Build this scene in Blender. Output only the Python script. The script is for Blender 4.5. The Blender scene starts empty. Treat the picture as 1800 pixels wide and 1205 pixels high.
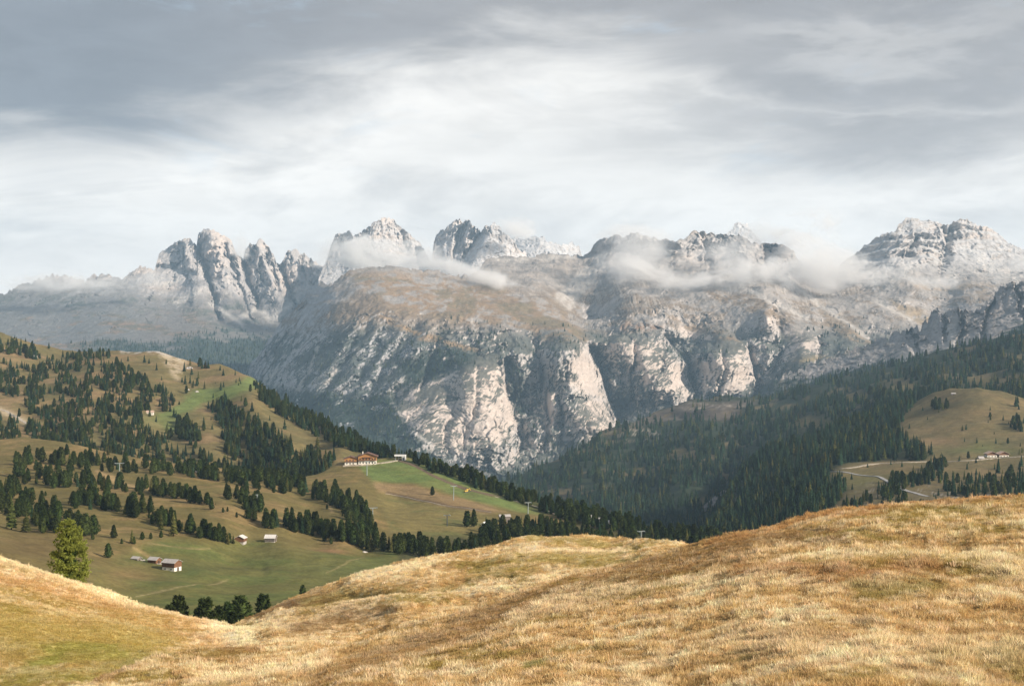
import bpy, math, random
import numpy as np

random.seed(7)
RNG = np.random.default_rng(11)
SC = bpy.context.scene
COL = SC.collection
F, CX, CY = 2500.0, 900.0, 602.5          # focal length and centre in photo pixels (1800 wide)

# ------------------------------------------------------------------ camera, sky, sun, exposure
cam_data = bpy.data.cameras.new('camera')
cam_data.sensor_width = 36.0
cam_data.lens = F / 1800.0 * 36.0
cam_data.clip_start = 0.5
cam_data.clip_end = 80000.0
cam = bpy.data.objects.new('camera', cam_data)
COL.objects.link(cam)
cam.location = (0, 0, 0)
cam.rotation_euler = (math.radians(90), 0, 0)
SC.camera = cam

SUN_AZ = math.radians(120)                # clockwise from the view direction (+Y): sun on the right, a little behind
SUN_EL = math.radians(27)
sun_vec = (math.sin(SUN_AZ) * math.cos(SUN_EL), math.cos(SUN_AZ) * math.cos(SUN_EL), math.sin(SUN_EL))

world = bpy.data.worlds.new('World')
SC.world = world
world.use_nodes = True


def nodes_of(tree):
    tree.nodes.clear()
    return tree.nodes, tree.links


class NB:
    """small helper for building node graphs"""

    def __init__(self, tree):
        self.t = tree
        self.n = tree.nodes
        self.l = tree.links

    def node(self, kind, **kw):
        nd = self.n.new(kind)
        for k, v in kw.items():
            setattr(nd, k, v)
        return nd

    def put(self, sock, v):
        if isinstance(v, bpy.types.NodeSocket):
            self.l.new(v, sock)
        elif v is not None:
            sock.default_value = v

    def math(self, op, a, b=None, c=None, clamp=False):
        nd = self.node('ShaderNodeMath', operation=op, use_clamp=clamp)
        self.put(nd.inputs[0], a)
        if b is not None:
            self.put(nd.inputs[1], b)
        if c is not None:
            self.put(nd.inputs[2], c)
        return nd.outputs[0]

    def smooth(self, x, a, b, lo=0.0, hi=1.0):
        nd = self.node('ShaderNodeMapRange', interpolation_type='SMOOTHSTEP')
        self.put(nd.inputs['Value'], x)
        self.put(nd.inputs['From Min'], a)
        self.put(nd.inputs['From Max'], b)
        self.put(nd.inputs['To Min'], lo)
        self.put(nd.inputs['To Max'], hi)
        return nd.outputs['Result']

    def mixc(self, fac, a, b, mode='MIX'):
        nd = self.node('ShaderNodeMix', data_type='RGBA', blend_type=mode)
        self.put(nd.inputs[0], fac)
        self.put(nd.inputs[6], a if isinstance(a, bpy.types.NodeSocket) else (tuple(a) + (1,))[:4])
        self.put(nd.inputs[7], b if isinstance(b, bpy.types.NodeSocket) else (tuple(b) + (1,))[:4])
        return nd.outputs[2]

    def noise(self, vec, scale, detail=4, rough=0.5, dist=0.0):
        nd = self.node('ShaderNodeTexNoise')
        if vec is not None:
            self.put(nd.inputs['Vector'], vec)
        nd.inputs['Scale'].default_value = scale
        nd.inputs['Detail'].default_value = detail
        nd.inputs['Roughness'].default_value = rough
        nd.inputs['Distortion'].default_value = dist
        return nd.outputs['Fac']


def build_sky():
    nodes_of(world.node_tree)
    b = NB(world.node_tree)
    out = b.node('ShaderNodeOutputWorld')
    bg = b.node('ShaderNodeBackground')
    bg.inputs['Strength'].default_value = 0.10
    sky = b.node('ShaderNodeTexSky', sky_type='NISHITA')
    sky.sun_disc = False
    sky.sun_elevation = SUN_EL
    sky.sun_rotation = SUN_AZ
    sky.altitude = 2200
    tc = b.node('ShaderNodeTexCoord')
    sep = b.node('ShaderNodeSeparateXYZ')
    b.l.new(tc.outputs['Generated'], sep.inputs[0])
    x, y, z = sep.outputs
    el = b.math('ARCSINE', z)                                     # elevation
    az = b.math('ARCTAN2', x, y)                                  # azimuth from the view direction
    # cloud coordinates: flattened layers, finer towards the horizon
    zz = b.math('ADD', b.math('MAXIMUM', z, 0.0), 0.10)
    u = b.math('DIVIDE', x, zz)
    v = b.math('DIVIDE', y, zz)
    cmb = b.node('ShaderNodeCombineXYZ')
    b.l.new(u, cmb.inputs[0])
    b.l.new(v, cmb.inputs[1])
    P = cmb.outputs[0]
    c2 = b.node('ShaderNodeCombineXYZ')                           # stretched copy in angle space
    b.l.new(b.math('MULTIPLY', az, 3.4), c2.inputs[0])
    b.l.new(b.math('MULTIPLY', el, 11.5), c2.inputs[1])
    Q = c2.outputs[0]
    n1 = b.noise(P, 0.55, 6, 0.55, 0.3)
    n2 = b.noise(Q, 1.6, 7, 0.58, 0.5)
    n3 = b.noise(Q, 5.0, 6, 0.6, 0.4)
    # elevation warped by noise so that the layers have soft ragged edges
    w = b.math('ADD', b.math('MULTIPLY', b.math('SUBTRACT', n2, 0.5), 0.13),
               b.math('MULTIPLY', b.math('SUBTRACT', n3, 0.5), 0.035))
    e = b.math('ADD', el, w)
    # a heavier bank to the left, a lighter opening in the middle
    tilt = b.math('SUBTRACT', b.math('MULTIPLY', b.smooth(az, -0.34, 0.04), 0.075), b.math('MULTIPLY', b.smooth(az, 0.03, 0.20), 0.045))
    e1 = b.math('SUBTRACT', e, tilt)
    dark = b.smooth(e1, 0.085, 0.165)
    # grey shelf on the right
    da = b.math('DIVIDE', b.math('SUBTRACT', az, 0.27), 0.26)
    de = b.math('DIVIDE', b.math('SUBTRACT', e, 0.148), 0.034)
    g = b.math('POWER', 2.718, b.math('MULTIPLY', b.math('ADD', b.math('MULTIPLY', da, da), b.math('MULTIPLY', de, de)), -1.0))
    grey = b.math('MAXIMUM', dark, b.math('MULTIPLY', g, 0.85))
    lowgrey = b.math('MULTIPLY', b.smooth(n2, 0.40, 0.68), b.smooth(el, 0.03, 0.09))
    grey = b.math('MAXIMUM', grey, b.math('MULTIPLY', lowgrey, 0.5))
    def spot(a0, e0, wa, we):
        qa = b.math('DIVIDE', b.math('SUBTRACT', az, a0), wa)
        qe = b.math('DIVIDE', b.math('SUBTRACT', e, e0), we)
        return b.math('POWER', 2.718, b.math('MULTIPLY', b.math('ADD', b.math('MULTIPLY', qa, qa), b.math('MULTIPLY', qe, qe)), -1.0))
    opening = b.math('MAXIMUM', b.math('MULTIPLY', spot(-0.03, 0.160, 0.12, 0.034), 0.42), b.math('MULTIPLY', spot(0.25, 0.205, 0.12, 0.016), 0.3))
    grey = b.math('MULTIPLY', grey, b.math('SUBTRACT', 1.0, opening))
    white = (7.9, 7.7, 7.4)
    cgrey = b.mixc(n1, (2.35, 2.5, 2.8), (3.4, 3.3, 3.3))
    cgrey = b.mixc(b.smooth(az, 0.0, -0.32), cgrey, (2.15, 2.38, 2.72))
    c = b.mixc(grey, white, cgrey)
    # mottling
    mot = b.smooth(n3, 0.25, 0.75, 0.93, 1.06)
    vm = b.node('ShaderNodeVectorMath', operation='SCALE')
    b.l.new(c, vm.inputs[0])
    b.l.new(mot, vm.inputs['Scale'])
    cloud = vm.outputs[0]
    # thin breaks where pale blue comes through
    brk = b.math('MULTIPLY', b.smooth(b.noise(Q, 2.3, 6, 0.6, 0.6), 0.56, 0.74), 0.42)
    brk = b.math('MULTIPLY', brk, b.smooth(el, 0.09, 0.16))
    skyb = b.mixc(0.60, sky.outputs[0], (5.0, 6.0, 6.7))
    final = b.mixc(brk, cloud, skyb)
    below = b.smooth(el, -0.25, -0.02)
    final = b.mixc(below, (2.0, 1.9, 1.6), final)
    b.l.new(final, bg.inputs['Color'])
    b.l.new(bg.outputs[0], out.inputs['Surface'])


build_sky()

sun_data = bpy.data.lights.new('sun', 'SUN')
sun_data.energy = 5.0
sun_data.angle = math.radians(0.6)
sun_data.color = (1.0, 0.88, 0.74)
sun = bpy.data.objects.new('sun', sun_data)
COL.objects.link(sun)
from mathutils import Vector, Matrix
sun.rotation_euler = Vector(sun_vec).to_track_quat('Z', 'Y').to_euler()

SC.view_settings.view_transform = 'Standard'
SC.view_settings.look = 'None'
SC.view_settings.exposure = 0.50
SC.view_settings.gamma = 1.0
SC.view_settings.use_curve_mapping = False
SC.cycles.volume_bounces = 3
SC.cycles.max_bounces = 6
SC.cycles.diffuse_bounces = 3
SC.cycles.transparent_max_bounces = 16
SC.cycles.volume_max_steps = 256


# ------------------------------------------------------------------ numpy noise
_perm = np.random.default_rng(3).permutation(256)
_perm = np.concatenate([_perm, _perm, _perm]).astype(np.int32)
_g = np.random.default_rng(5).normal(size=(256, 3))
_g /= np.linalg.norm(_g, axis=1)[:, None]
_g = _g.astype(np.float32)


def perlin(x, y, z):
    xi = np.floor(x); yi = np.floor(y); zi = np.floor(z)
    fx = (x - xi).astype(np.float32); fy = (y - yi).astype(np.float32); fz = (z - zi).astype(np.float32)
    xi = xi.astype(np.int64) & 255; yi = yi.astype(np.int64) & 255; zi = zi.astype(np.int64) & 255
    u = fx * fx * fx * (fx * (fx * 6 - 15) + 10)
    v = fy * fy * fy * (fy * (fy * 6 - 15) + 10)
    w = fz * fz * fz * (fz * (fz * 6 - 15) + 10)
    r = 0
    for a in (0, 1):
        pa = _perm[xi + a]
        wx = u if a else 1 - u
        for c in (0, 1):
            pb = _perm[pa + yi + c]
            wy = v if c else 1 - v
            for d in (0, 1):
                gg = _g[_perm[pb + zi + d] & 255]
                dot = gg[..., 0] * (fx - a) + gg[..., 1] * (fy - c) + gg[..., 2] * (fz - d)
                r = r + wx * wy * (w if d else 1 - w) * dot
    return r * 1.5


def fbm(x, y, z, octv=5, gain=0.5, lac=2.03):
    s = 0; a = 1.0
    for i in range(octv):
        s = s + a * perlin(x + 17.3 * i, y + 5.1 * i, z + 9.7 * i)
        x = x * lac; y = y * lac; z = z * lac
        a *= gain
    return s


def ridged(x, y, z, octv=5, gain=0.5, lac=2.05):
    s = 0; a = 1.0; tot = 0
    for i in range(octv):
        n = 1 - np.abs(perlin(x + 11.3 * i, y + 3.7 * i, z + 7.9 * i)) * 1.6
        s = s + a * n * n
        tot += a
        x = x * lac; y = y * lac; z = z * lac
        a *= gain
    return s / tot


def facet(x, y, z, seed=0):
    """broken rock: space is split into irregular cells, each with a tilted plane of its own"""
    xi = np.floor(x).astype(np.int64); yi = np.floor(y).astype(np.int64); zi = np.floor(z).astype(np.int64)
    best = np.full(x.shape, 1e9, np.float32); out = np.zeros(x.shape, np.float32)
    for a in (-1, 0, 1):
        for b in (-1, 0, 1):
            for c in (-1, 0, 1):
                h = _perm[(_perm[(_perm[(xi + a + seed) & 255] + yi + b) & 255] + zi + c) & 255]
                g = _g[h]; j = _g[(h + 71) & 255]
                dx = x - (xi + a + 0.5 + 0.45 * j[..., 0]); dy = y - (yi + b + 0.5 + 0.45 * j[..., 1]); dz = z - (zi + c + 0.5 + 0.45 * j[..., 2])
                d = dx * dx + dy * dy + dz * dz
                m = d < best
                v = g[..., 0] * dx * 1.1 + g[..., 2] * dz * 0.8 + 0.35 * j[..., 1]
                out = np.where(m, v, out); best = np.where(m, d, best)
    return out


def sstep(x, a, b):
    t = np.clip((x - a) / (b - a), 0, 1)
    return t * t * (3 - 2 * t)


def lerp(a, b, t):
    return a + (b - a) * t


def tps(ctrl, px, py, reg=1e-4):
    c = np.array(ctrl, float)
    S = 400.0
    cx, cy, cd = c[:, 0] / S, c[:, 1] / S, np.log(c[:, 2])
    n = len(c)

    def phi(r2):
        return 0.5 * r2 * np.log(r2 + 1e-12)
    K = phi((cx[:, None] - cx) ** 2 + (cy[:, None] - cy) ** 2) + reg * np.eye(n)
    Pm = np.stack([np.ones(n), cx, cy], 1)
    A = np.zeros((n + 3, n + 3))
    A[:n, :n] = K; A[:n, n:] = Pm; A[n:, :n] = Pm.T
    sol = np.linalg.solve(A, np.concatenate([cd, np.zeros(3)]))
    x = px.ravel() / S; y = py.ravel() / S
    out = sol[n] + sol[n + 1] * x + sol[n + 2] * y
    for i in range(n):
        out = out + sol[i] * phi((x - cx[i]) ** 2 + (y - cy[i]) ** 2)
    return np.exp(out).reshape(px.shape)


def seg_dist(px, py, pts):
    """distance in photo pixels to a polyline"""
    best = np.full(px.shape, 1e9)
    for (x0, y0), (x1, y1) in zip(pts[:-1], pts[1:]):
        dx, dy = x1 - x0, y1 - y0
        L2 = dx * dx + dy * dy + 1e-9
        t = np.clip(((px - x0) * dx + (py - y0) * dy) / L2, 0, 1)
        d = np.hypot(px - x0 - t * dx, py - y0 - t * dy)
        best = np.minimum(best, d)
    return best


def in_poly(px, py, poly):
    ins = np.zeros(px.shape, bool)
    n = len(poly)
    for i in range(n):
        x0, y0 = poly[i]; x1, y1 = poly[(i + 1) % n]
        if y0 == y1:
            continue
        c = ((y0 > py) != (y1 > py)) & (px < (x1 - x0) * (py - y0) / (y1 - y0) + x0)
        ins ^= c
    return ins


def poly_mask(px, py, poly, feather=8.0):
    ins = in_poly(px, py, poly)
    d = seg_dist(px, py, list(poly) + [poly[0]])
    s = np.where(ins, d, -d)
    return sstep(s, -feather, feather)


# ------------------------------------------------------------------ materials
MATS = {}


def mat_terrain(name, nscale, bump, bscale, nscale2=None, amp=(0.7, 1.3)):
    m = bpy.data.materials.new(name)
    m.use_nodes = True
    nodes_of(m.node_tree)
    b = NB(m.node_tree)
    out = b.node('ShaderNodeOutputMaterial')
    bs = b.node('ShaderNodeBsdfPrincipled')
    bs.inputs['Roughness'].default_value = 0.95
    bs.inputs['Specular IOR Level'].default_value = 0.08
    at = b.node('ShaderNodeAttribute', attribute_name='Col')
    tc = b.node('ShaderNodeTexCoord')
    n1 = b.noise(tc.outputs['Object'], nscale, 5, 0.65)
    k = b.smooth(n1, 0.28, 0.72, amp[0], amp[1])
    if nscale2:
        n2 = b.noise(tc.outputs['Object'], nscale2, 4, 0.6)
        k = b.math('MULTIPLY', k, b.smooth(n2, 0.25, 0.75, amp[0], amp[1]))
    vm = b.node('ShaderNodeVectorMath', operation='SCALE')
    b.l.new(at.outputs['Color'], vm.inputs[0])
    b.l.new(k, vm.inputs['Scale'])
    b.l.new(vm.outputs[0], bs.inputs['Base Color'])
    if bump:
        bp = b.node('ShaderNodeBump')
        bp.inputs['Distance'].default_value = bump
        bp.inputs['Strength'].default_value = 1.0
        b.l.new(b.noise(tc.outputs['Object'], bscale, 6, 0.65), bp.inputs['Height'])
        b.l.new(bp.outputs[0], bs.inputs['Normal'])
    b.l.new(bs.outputs[0], out.inputs['Surface'])
    return m


def mat_foliage(name, col, var=0.35, trans=0.25, hue=0.03, inst=False):
    m = bpy.data.materials.new(name)
    m.use_nodes = True
    nodes_of(m.node_tree)
    b = NB(m.node_tree)
    out = b.node('ShaderNodeOutputMaterial')
    oi = b.node('ShaderNodeObjectInfo')
    tc = b.node('ShaderNodeTexCoord')
    geo = b.node('ShaderNodeNewGeometry')
    r = oi.outputs['Random']
    hs = b.node('ShaderNodeHueSaturation')
    hs.inputs['Color'].default_value = tuple(col) + (1,)
    b.l.new(b.math('ADD', b.math('MULTIPLY', b.math('SUBTRACT', b.math('FRACT', b.math('MULTIPLY', r, 7.31)), 0.5), hue * 2), 0.5), hs.inputs['Hue'])
    nz = b.noise(tc.outputs['Object'], 1.3, 3, 0.6)
    ri = geo.outputs['Random Per Island']
    val = b.math('MULTIPLY', b.smooth(r, 0.0, 1.0, 1 - var, 1 + var), b.smooth(nz, 0.3, 0.7, 0.75, 1.25))
    val = b.math('MULTIPLY', val, b.smooth(ri, 0.0, 1.0, 0.7, 1.3))
    b.l.new(val, hs.inputs['Value'])
    df = b.node('ShaderNodeBsdfDiffuse')
    tl = b.node('ShaderNodeBsdfTranslucent')
    b.l.new(hs.outputs[0], df.inputs['Color'])
    b.l.new(hs.outputs[0], tl.inputs['Color'])
    mx = b.node('ShaderNodeMixShader')
    mx.inputs[0].default_value = trans
    b.l.new(df.outputs[0], mx.inputs[1])
    b.l.new(tl.outputs[0], mx.inputs[2])
    b.l.new(mx.outputs[0], out.inputs['Surface'])
    return m


def mat_grass():
    m = bpy.data.materials.new('dry_grass_blades')
    m.use_nodes = True
    nodes_of(m.node_tree)
    b = NB(m.node_tree)
    out = b.node('ShaderNodeOutputMaterial')
    at = b.node('ShaderNodeAttribute', attribute_name='tint', attribute_type='INSTANCER')
    geo = b.node('ShaderNodeNewGeometry')
    k = b.smooth(geo.outputs['Random Per Island'], 0, 1, 0.72, 1.28)
    vm = b.node('ShaderNodeVectorMath', operation='SCALE')
    b.l.new(at.outputs['Color'], vm.inputs[0])
    b.l.new(k, vm.inputs['Scale'])
    df = b.node('ShaderNodeBsdfDiffuse')
    tl = b.node('ShaderNodeBsdfTranslucent')
    b.l.new(vm.outputs[0], df.inputs['Color'])
    b.l.new(vm.outputs[0], tl.inputs['Color'])
    mx = b.node('ShaderNodeMixShader')
    mx.inputs[0].default_value = 0.4
    b.l.new(df.outputs[0], mx.inputs[1])
    b.l.new(tl.outputs[0], mx.inputs[2])
    b.l.new(mx.outputs[0], out.inputs['Surface'])
    return m


def mat_plain(name, col, rough=0.8, nscale=2.0, amp=0.2, stretch=None, metal=0.0, bump=0.0):
    m = bpy.data.materials.new(name)
    m.use_nodes = True
    nodes_of(m.node_tree)
    b = NB(m.node_tree)
    out = b.node('ShaderNodeOutputMaterial')
    bs = b.node('ShaderNodeBsdfPrincipled')
    bs.inputs['Roughness'].default_value = rough
    bs.inputs['Metallic'].default_value = metal
    bs.inputs['Specular IOR Level'].default_value = 0.25
    tc = b.node('ShaderNodeTexCoord')
    vec = tc.outputs['Object']
    if stretch:
        mp = b.node('ShaderNodeMapping')
        mp.inputs['Scale'].default_value = stretch
        b.l.new(vec, mp.inputs['Vector'])
        vec = mp.outputs[0]
    k = b.smooth(b.noise(vec, nscale, 5, 0.6), 0.25, 0.75, 1 - amp, 1 + amp)
    vm = b.node('ShaderNodeVectorMath', operation='SCALE')
    vm.inputs[0].default_value = col
    b.l.new(k, vm.inputs['Scale'])
    b.l.new(vm.outputs[0], bs.inputs['Base Color'])
    if bump:
        bp = b.node('ShaderNodeBump')
        bp.inputs['Distance'].default_value = bump
        b.l.new(b.noise(vec, nscale * 2, 5, 0.6), bp.inputs['Height'])
        b.l.new(bp.outputs[0], bs.inputs['Normal'])
    b.l.new(bs.outputs[0], out.inputs['Surface'])
    return m


M_ROCK = mat_terrain('mountain_rock', 0.022, 8.0, 0.03, 0.11, (0.87, 1.13))
M_HILL = mat_terrain('hill_ground', 0.09, 0.5, 0.25, 0.55, (0.80, 1.2))
M_MEADOW = mat_terrain('meadow_ground', 0.7, 0.10, 3.0, 4.0, (0.72, 1.28))


# ------------------------------------------------------------------ terrain layers
def link(o):
    COL.objects.link(o)
    return o


class Layer:
    def __init__(self, top, bot, ctrl, x0, x1, nx, ny, jit=0.0, jscale=14.0, seed=0.0):
        self.px1 = np.linspace(x0, x1, nx)
        t = np.array(top, float); bo = np.array(bot, float)
        tp = np.interp(self.px1, t[:, 0], t[:, 1])
        if jit:
            q = self.px1 / jscale
            tp = tp + jit * fbm(q + seed, q * 0 + seed * 1.7, q * 0 + 0.3, 5, 0.6)
        bt = np.interp(self.px1, bo[:, 0], bo[:, 1])
        self.tp, self.bt = tp, bt
        self.nx, self.ny = nx, ny
        tt = np.linspace(0, 1, ny)[:, None]
        self.PX = np.repeat(self.px1[None, :], ny, 0)
        self.PY = bt[None, :] + (tp - bt)[None, :] * tt
        self.D = tps(ctrl, self.PX, self.PY)
        self.H = np.zeros_like(self.D)

    def world(self):
        X = self.D * (self.PX - CX) / F
        Z = self.D * (CY - self.PY) / F + self.H
        return np.stack([X, self.D, Z], -1)

    def normal_z(self):
        W = self.world()
        du = np.gradient(W, axis=1); dv = np.gradient(W, axis=0)
        n = np.cross(du, dv)
        n /= np.linalg.norm(n, axis=-1)[..., None] + 1e-9
        return n * np.sign(n[..., 2:3] + 1e-9) if False else n

    def at(self, px, py):
        px = np.atleast_1d(np.asarray(px, float)); py = np.atleast_1d(np.asarray(py, float))
        W = self._W
        fx = np.clip((px - self.px1[0]) / (self.px1[-1] - self.px1[0]) * (self.nx - 1), 0, self.nx - 1.001)
        ix = fx.astype(int); ax = fx - ix
        tp = self.tp[ix] * (1 - ax) + self.tp[ix + 1] * ax
        bt = self.bt[ix] * (1 - ax) + self.bt[ix + 1] * ax
        fy = np.clip((bt - py) / (bt - tp) * (self.ny - 1), 0, self.ny - 1.001)
        iy = fy.astype(int); ay = fy - iy
        ax = ax[:, None]; ay = ay[:, None]
        return (W[iy, ix] * (1 - ax) * (1 - ay) + W[iy, ix + 1] * ax * (1 - ay) +
                W[iy + 1, ix] * (1 - ax) * ay + W[iy + 1, ix + 1] * ax * ay)

    def build(self, name, mat, col, back=(0, 0, 0), front=None, label=None):
        W = self.world()
        self._W = W
        rows = [W]
        cols = [col]
        nb, step, drop = back
        if nb:
            top = W[-1]
            for i in range(1, nb + 1):
                r = top.copy()
                s = step * i
                r[:, 0] *= 1 + s / np.maximum(top[:, 1], 1)
                r[:, 1] += s
                r[:, 2] -= drop * s * (0.35 + 0.65 * i / nb) + 0.0
                rows.append(r[None]); cols.append(col[-1:])
        if front is not None:
            rows.insert(0, front); cols.insert(0, np.repeat(col[:1], front.shape[0], 0))
        V = np.concatenate(rows, 0); C = np.concatenate(cols, 0)
        ny, nx = V.shape[:2]
        idx = np.arange(ny * nx).reshape(ny, nx)
        q = np.stack([idx[:-1, :-1], idx[:-1, 1:], idx[1:, 1:], idx[1:, :-1]], -1).reshape(-1, 4)
        me = bpy.data.meshes.new(name)
        me.vertices.add(ny * nx)
        me.vertices.foreach_set('co', V.reshape(-1).astype(np.float32))
        me.loops.add(q.size)
        me.loops.foreach_set('vertex_index', q.reshape(-1).astype(np.int32))
        me.polygons.add(len(q))
        me.polygons.foreach_set('loop_start', np.arange(0, q.size, 4, dtype=np.int32))
        me.polygons.foreach_set('loop_total', np.full(len(q), 4, np.int32))
        me.polygons.foreach_set('use_smooth', np.ones(len(q), bool))
        me.update(calc_edges=True)
        ca = me.color_attributes.new('Col', 'FLOAT_COLOR', 'POINT')
        c4 = np.ones((ny * nx, 4), np.float32)
        c4[:, :3] = C.reshape(-1, 3)
        ca.data.foreach_set('color', c4.reshape(-1))
        me.materials.append(mat)
        o = link(bpy.data.objects.new(name, me))
        o['kind'] = 'structure'
        if label:
            o['label'] = label
        return o


def mixmask(col, c, m):
    return col * (1 - m[..., None]) + np.array(c)[None, None, :] * m[..., None]


ROCK = np.array((0.44, 0.41, 0.395))
ROCKW = np.array((0.53, 0.455, 0.405))
ROCKD = np.array((0.20, 0.205, 0.225))
VEG = np.array((0.036, 0.052, 0.042))
BROWN = np.array((0.21, 0.155, 0.105))
SCREE = np.array((0.46, 0.43, 0.40))
SNOW = np.array((0.72, 0.73, 0.75))


def rockify(L, s0, amp, shear=0.0, stretch=2.6, ledge=0.0, seed=0.0, lo=0.30, hi=0.62):
    """carve ribs, gullies and ledges into a mountain layer; returns the cliff mask"""
    W = L.world()
    n = L.normal_z()
    nz = np.abs(n[..., 2])
    cliff = 1 - sstep(nz, lo, hi)
    X, Y, Z = W[..., 0], W[..., 1], W[..., 2]
    xs = X - shear * Z
    wx = fbm(xs / (s0 * 1.3) + seed, Y / (s0 * 1.3), Z / (s0 * 1.3), 3) * 0.35
    r1 = ridged(xs / s0 + wx + seed, Y / (s0 * 1.6) + 3.1, Z / (s0 * stretch) + wx, 6, 0.52)
    r2 = fbm(xs / (s0 * 0.30) + seed, Y / (s0 * 0.5), Z / (s0 * 0.30 * stretch), 5, 0.58)
    r3 = fbm(xs / (s0 * 0.10), Y / (s0 * 0.2) + seed, Z / (s0 * 0.14), 4, 0.6)
    r4 = ridged(xs / (s0 * 0.24) + 7.7, Y / (s0 * 0.5), Z / (s0 * 0.24 * stretch), 5, 0.6)
    fw = 0.25 * fbm(X / (s0 * 0.15) + seed, Y / (s0 * 0.15), Z / (s0 * 0.15), 3)
    c1 = facet(xs / (s0 * 0.30) + fw, Y / (s0 * 0.6), Z / (s0 * 0.45) + fw, int(seed * 7))
    c2 = facet(xs / (s0 * 0.11) + fw, Y / (s0 * 0.25), Z / (s0 * 0.16) + fw, int(seed * 13))
    disp = -(r1 - 0.55) * 1.15 * amp + r2 * 0.22 * amp + r3 * 0.20 * amp - (r4 - 0.5) * 0.55 * amp + c1 * 0.78 * amp + c2 * 0.40 * amp
    if ledge:
        q = Z / ledge + 0.6 * fbm(X / 400 + seed, Y / 400, Z / 200, 3)
        saw = q - np.floor(q)
        disp = disp + amp * 0.35 * sstep(saw, 0.55, 0.95) - amp * 0.35 * saw
    k = 0.22 + 0.78 * cliff
    L.D = L.D + disp * k
    return cliff


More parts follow.
